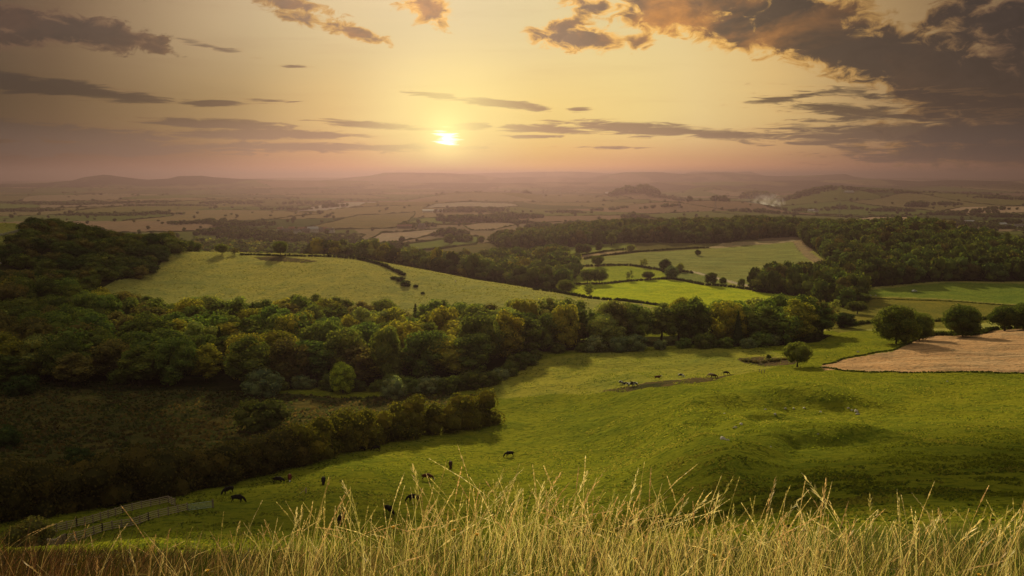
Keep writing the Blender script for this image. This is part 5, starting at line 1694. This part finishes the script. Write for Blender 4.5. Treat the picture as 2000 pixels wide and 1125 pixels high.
def build_smoke():
    x, y, z = raycast(1526, 406, 2500, 6000)
    m = bpy.data.materials.new('bonfire_smoke'); m.use_nodes = True
    T = NT(m.node_tree); T.n.clear()
    pos = T.new('ShaderNodeTexCoord').outputs['Generated']
    sep = T.new('ShaderNodeSeparateXYZ'); T.l.new(pos, sep.inputs[0])
    obj = T.new('ShaderNodeTexCoord').outputs['Object']
    n = T.noise(obj, .03, 4, .65, .5)
    # plume leans left as it rises: thick at the lower right, thin at the upper left
    d = T.math('MULTIPLY', T.smooth(n, .46, .66), T.math('POWER', T.smooth(sep.outputs[0], .0, 1.0), 1.6))
    d = T.math('MULTIPLY', d, T.smooth(sep.outputs[2], 1.0, .15))
    v = T.new('ShaderNodeVolumePrincipled'); v.inputs['Color'].default_value = (.9, .9, .95, 1); v.inputs['Anisotropy'].default_value = .3
    T.put(v.inputs['Density'], T.math('MULTIPLY', d, .030))
    out = T.new('ShaderNodeOutputMaterial'); T.l.new(v.outputs[0], out.inputs['Volume'])
    V, F = ICO2
    q = V * np.array([95, 45, 34]) + np.array([-70, 0, 30]); q[:, 0] -= (q[:, 2] - 20) * .9; q[:, 2] = np.maximum(q[:, 2], .5)
    me = bpy.data.meshes.new('smoke'); me.from_pydata([tuple(p) for p in q], [], [tuple(f) for f in F]); me.materials.append(m)
    o = link('smoke', me, loc=(x, y, z))
    tag(o, kind='stuff')
build_smoke()

# ------------------------------------------------------------------ foreground grass
def grass_mat(name, transl):
    m = bpy.data.materials.new(name); m.use_nodes = True
    T = NT(m.node_tree); T.n.clear()
    c = T.new('ShaderNodeAttribute', attribute_name='tint').outputs['Color']
    d = T.new('ShaderNodeBsdfPrincipled'); T.put(d.inputs['Base Color'], c)
    d.inputs['Roughness'].default_value = .6; d.inputs['Specular IOR Level'].default_value = .2
    tr = T.new('ShaderNodeBsdfTranslucent'); T.put(tr.inputs['Color'], T.scale(c, (1.2, 1.15, .9)))
    mx = T.new('ShaderNodeMixShader'); mx.inputs[0].default_value = transl
    T.l.new(d.outputs[0], mx.inputs[1]); T.l.new(tr.outputs[0], mx.inputs[2])
    out = T.new('ShaderNodeOutputMaterial'); T.l.new(mx.outputs[0], out.inputs['Surface'])
    return m

def add_tint(me, C):
    a = me.attributes.new('tint', 'FLOAT_COLOR', 'POINT')
    a.data.foreach_set('color', np.concatenate([C, np.ones((len(C), 1))], 1).astype(np.float32).ravel())

def curve_pts(base, ang, lean, h, nseg, droop):
    """base (n,3) -> (n,nseg+1,3) points of bending blades"""
    t = np.linspace(0, 1, nseg + 1)[None, :]
    off = lean[:, None] * h[:, None] * t ** 1.9
    z = h[:, None] * (t - droop[:, None] * t ** 3)
    x = base[:, 0:1] + np.cos(ang)[:, None] * off; y = base[:, 1:2] + np.sin(ang)[:, None] * off
    return np.stack([x, y, base[:, 2:3] + z], 2)

def ribbons(P, width, taper, rng, face):
    """P (n,k,3); flat ribbons; face = direction angle of the ribbon's width"""
    n, k, _ = P.shape
    t = np.linspace(0, 1, k)[None, :, None]
    w = width[:, None, None] * (1 - t * taper) * .5
    s = np.stack([np.cos(face), np.sin(face), np.zeros(n)], 1)[:, None, :]
    A, B = P - s * w, P + s * w
    V = np.stack([A, B], 2).reshape(n, 2 * k, 3)
    q = np.arange(k - 1) * 2
    f = np.stack([q, q + 1, q + 3, q + 2], 1)
    F = (f[None] + (np.arange(n) * 2 * k)[:, None, None]).reshape(-1, 4)
    return V.reshape(-1, 3), F

def build_grass():
    rng = np.random.default_rng(77)
    GM = grass_mat('grass_blades', .38); SM = grass_mat('seed_grass', .35)
    # short and medium blades
    def scatter(n, y0, y1, clump=True):
        y = np.exp(rng.uniform(math.log(y0), math.log(y1), n))
        x = rng.uniform(-1.1, 1.1, n) * (y + 1.2)
        if clump:
            c = fbm(x * 2.2, y * 2.2, 2, 41)
            keep = rng.uniform(-.7, .5, n) < c + .25
            x, y = x[keep], y[keep]
        return x, y
    groups = [(50000, 2.2, 7.5, .16, .46, .0062), (44000, 6.5, 17.0, .25, .60, .011), (34000, 15.0, 60.0, .30, .8, .022)]
    VV, FF, CC, o = [], [], [], 0
    for n, y0, y1, h0, h1, wd in groups:
        x, y = scatter(n, y0, y1); n = len(x)
        z = ground(x, y) - .02
        patch = fbm(x * .9 + 4, y * .9, 2, 55)
        h = rng.uniform(h0, h1, n) * (1 + .3 * patch)
        ang = rng.normal(-.2, 1.6, n)
        P = curve_pts(np.stack([x, y, z], 1), ang, rng.uniform(.1, .9, n), h, 4, rng.uniform(0, .35, n))
        V, F = ribbons(P, wd * rng.uniform(.6, 1.4, n), .92, rng, rng.uniform(-.7, .7, n))
        g = np.array([(0.030, 0.055, 0.008), (0.070, 0.110, 0.012), (0.15, 0.160, 0.024), (0.40, 0.31, 0.13), (0.17, 0.115, 0.040)])
        pr = rng.random(n) + patch * .35
        idx = np.clip((pr * 5.2).astype(int), 0, 4)
        left = sstep(-x / (y + 1), .05, .5)  # shade toward the left, painted into the blade colour
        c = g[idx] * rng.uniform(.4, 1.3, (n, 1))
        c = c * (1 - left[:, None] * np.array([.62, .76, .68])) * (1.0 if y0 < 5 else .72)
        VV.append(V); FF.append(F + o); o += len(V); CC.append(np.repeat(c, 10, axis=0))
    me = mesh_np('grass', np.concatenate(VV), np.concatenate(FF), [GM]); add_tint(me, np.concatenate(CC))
    tag(link('grass', me), kind='stuff')
    # flowering stalks with seed heads
    VV, FF, CC, o = [], [], [], 0
    specs = [(1600, 2.3, 4.2, .45, .80), (4200, 4.0, 8.0, .45, .92), (2300, 8.0, 15.0, .5, 1.0)]
    for n, y0, y1, h0, h1 in specs:
        y = np.exp(rng.uniform(math.log(y0), math.log(y1), n)); x = rng.uniform(-1.08, 1.08, n) * (y + 1.0)
        # thicker right of centre, thinner at the left as in a wind-parted verge
        dens = .22 + .62 * np.exp(-((x / y - .06) / .28) ** 2) + .28 * (x > .25 * y)
        c_ = fbm(x * 1.5, y * 1.5, 2, 91)
        k = rng.random(n) < dens * (.75 + .6 * c_); x, y = x[k], y[k]; n = len(x)
        z = ground(x, y)
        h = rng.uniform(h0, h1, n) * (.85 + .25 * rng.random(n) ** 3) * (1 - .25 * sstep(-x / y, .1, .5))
        ang = np.where(rng.random(n) < .6, rng.normal(0, .5, n), rng.normal(math.pi, .6, n))
        lean = rng.uniform(.02, .42, n) ** 1.0; big = rng.random(n) < .12; lean[big] = rng.uniform(.5, 1.1, big.sum())
        P = curve_pts(np.stack([x, y, z], 1), ang, lean, h, 7, rng.uniform(0, .12, n) + .12 * big)
        wst = np.clip(.0022 + y * .00022, .0022, .005)
        colr = np.array([(0.82, 0.66, 0.34), (0.85, 0.73, 0.42), (0.60, 0.52, 0.20), (0.70, 0.48, 0.26)])[rng.integers(0, 4, n)] * rng.uniform(.75, 1.15, (n, 1))
        left = sstep(-x / (y + 1), .1, .5)[:, None]; colr = colr * (1 - left * np.array([.52, .60, .62]))  # stalks carry the same left-hand shade in their colour
        for face in (0.0, 1.57):
            V, F = ribbons(P, wst, .45, rng, np.full(n, face) + rng.normal(0, .2, n))
            VV.append(V); FF.append(F + o); o += len(V); CC.append(np.repeat(colr * np.array([.85, .9, .75]), 16, axis=0))
        # seed heads: spikelets up the top part of the stalk
        ns = 20
        t0 = 1 - rng.uniform(.16, .34, n)
        loose = rng.random(n) < .22
        for s_ in range(ns):
            f = s_ / (ns - 1)
            tt = (t0 + (1.02 - t0) * f) * 7
            i0 = np.clip(tt.astype(int), 0, 6); fr = (tt - i0)[:, None]
            p = P[np.arange(n), i0] * (1 - fr) + P[np.arange(n), i0 + 1] * fr
            d = unit(P[np.arange(n), i0 + 1] - P[np.arange(n), i0])
            a = rng.uniform(0, 2 * math.pi, n)
            out = np.stack([np.cos(a), np.sin(a) * .6, np.zeros(n)], 1)
            prof = math.sin(math.pi * min(.95, f * .8 + .16))
            spread = np.where(loose, .030, .003) * prof * h
            L = (.020 + .012 * rng.random(n)) * (.7 + .5 * prof) * (h / .7)
            tip = p + d * L[:, None] + out * spread[:, None]
            mid = (p + tip) / 2
            wv = np.cross(d, out); wv = unit(wv) * (L * np.where(loose, .09, .10) * np.clip(y / 5, .8, 1.6))[:, None]
            V = np.stack([p, mid - wv, tip, mid + wv], 1).reshape(-1, 3)
            F = np.arange(len(V)).reshape(-1, 4)
            VV.append(V); FF.append(F + o); o += len(V); CC.append(np.repeat(colr * rng.uniform(.85, 1.25, (n, 1)), 4, axis=0))
    me = mesh_np('seed_grass', np.concatenate(VV), np.concatenate(FF), [SM]); add_tint(me, np.concatenate(CC))
    tag(link('seed_grass', me), kind='stuff')
    # a few small yellow flower heads
    yel = plain_mat('yellow_petals', (0.75, 0.42, 0.02), .6, .2)
    stem = plain_mat('flower_stem', (0.10, 0.12, 0.02), .7, .2)
    spots = [(768, 1030, 'yellow flower head in the stalks below the black cow'), (887, 1036, 'yellow flower head left of the pair, in the middle of the grass'), (932, 1044, 'yellow flower head at the centre of the tall grass'), (1918, 1060, 'yellow flower head near the right edge'), (1912, 1123, 'larger yellow flower at the bottom right edge'), (1395, 1085, 'small yellow flower low in the grass, right of centre'), (405, 1115, 'orange-yellow flower low in the grass at the left'), (1240, 1092, 'tiny yellow flower in the short grass below centre')]
    for px, row, lab in spots:
        D = 4.6
        xx, yy, zz = at(px, row, D); g0 = gz(xx, yy)
        if zz < g0 + .05: zz = g0 + .12
        r = .011
        root = empty('wildflower', (xx, yy, g0))
        pts = []
        for k in range(9):
            a = k * 2 * math.pi / 9
            c, s_ = math.cos(a), math.sin(a)
            h = zz - g0
            V = np.array([(0, 0, h), (c*r*.6 - s_*r*.35, s_*r*.6 + c*r*.35, h + .004), (c*r*1.25, s_*r*1.25, h + .006), (c*r*.6 + s_*r*.35, s_*r*.6 - c*r*.35, h + .004)])
            pts.append((V, np.array([(0, 1, 2, 3)])))
        cv, cf = tube([(0, 0, h - .008), (0, 0, h), (0, 0, h + .009)], [.004, .007, .003], 6)
        pts.append((cv, cf))
        link('flower_head', mesh_np('flower_head', *join(pts), [yel]), root)
        link('stem', mesh_np('stem', *tube([(0, 0, -.02), (.01, 0, h * .5), (0, 0, h - .006)], [.002, .0017, .0014], 6), [stem]), root)
        tag(root, lab, 'flower', 'yellow wildflowers in the verge')
build_grass()
build_tufts()
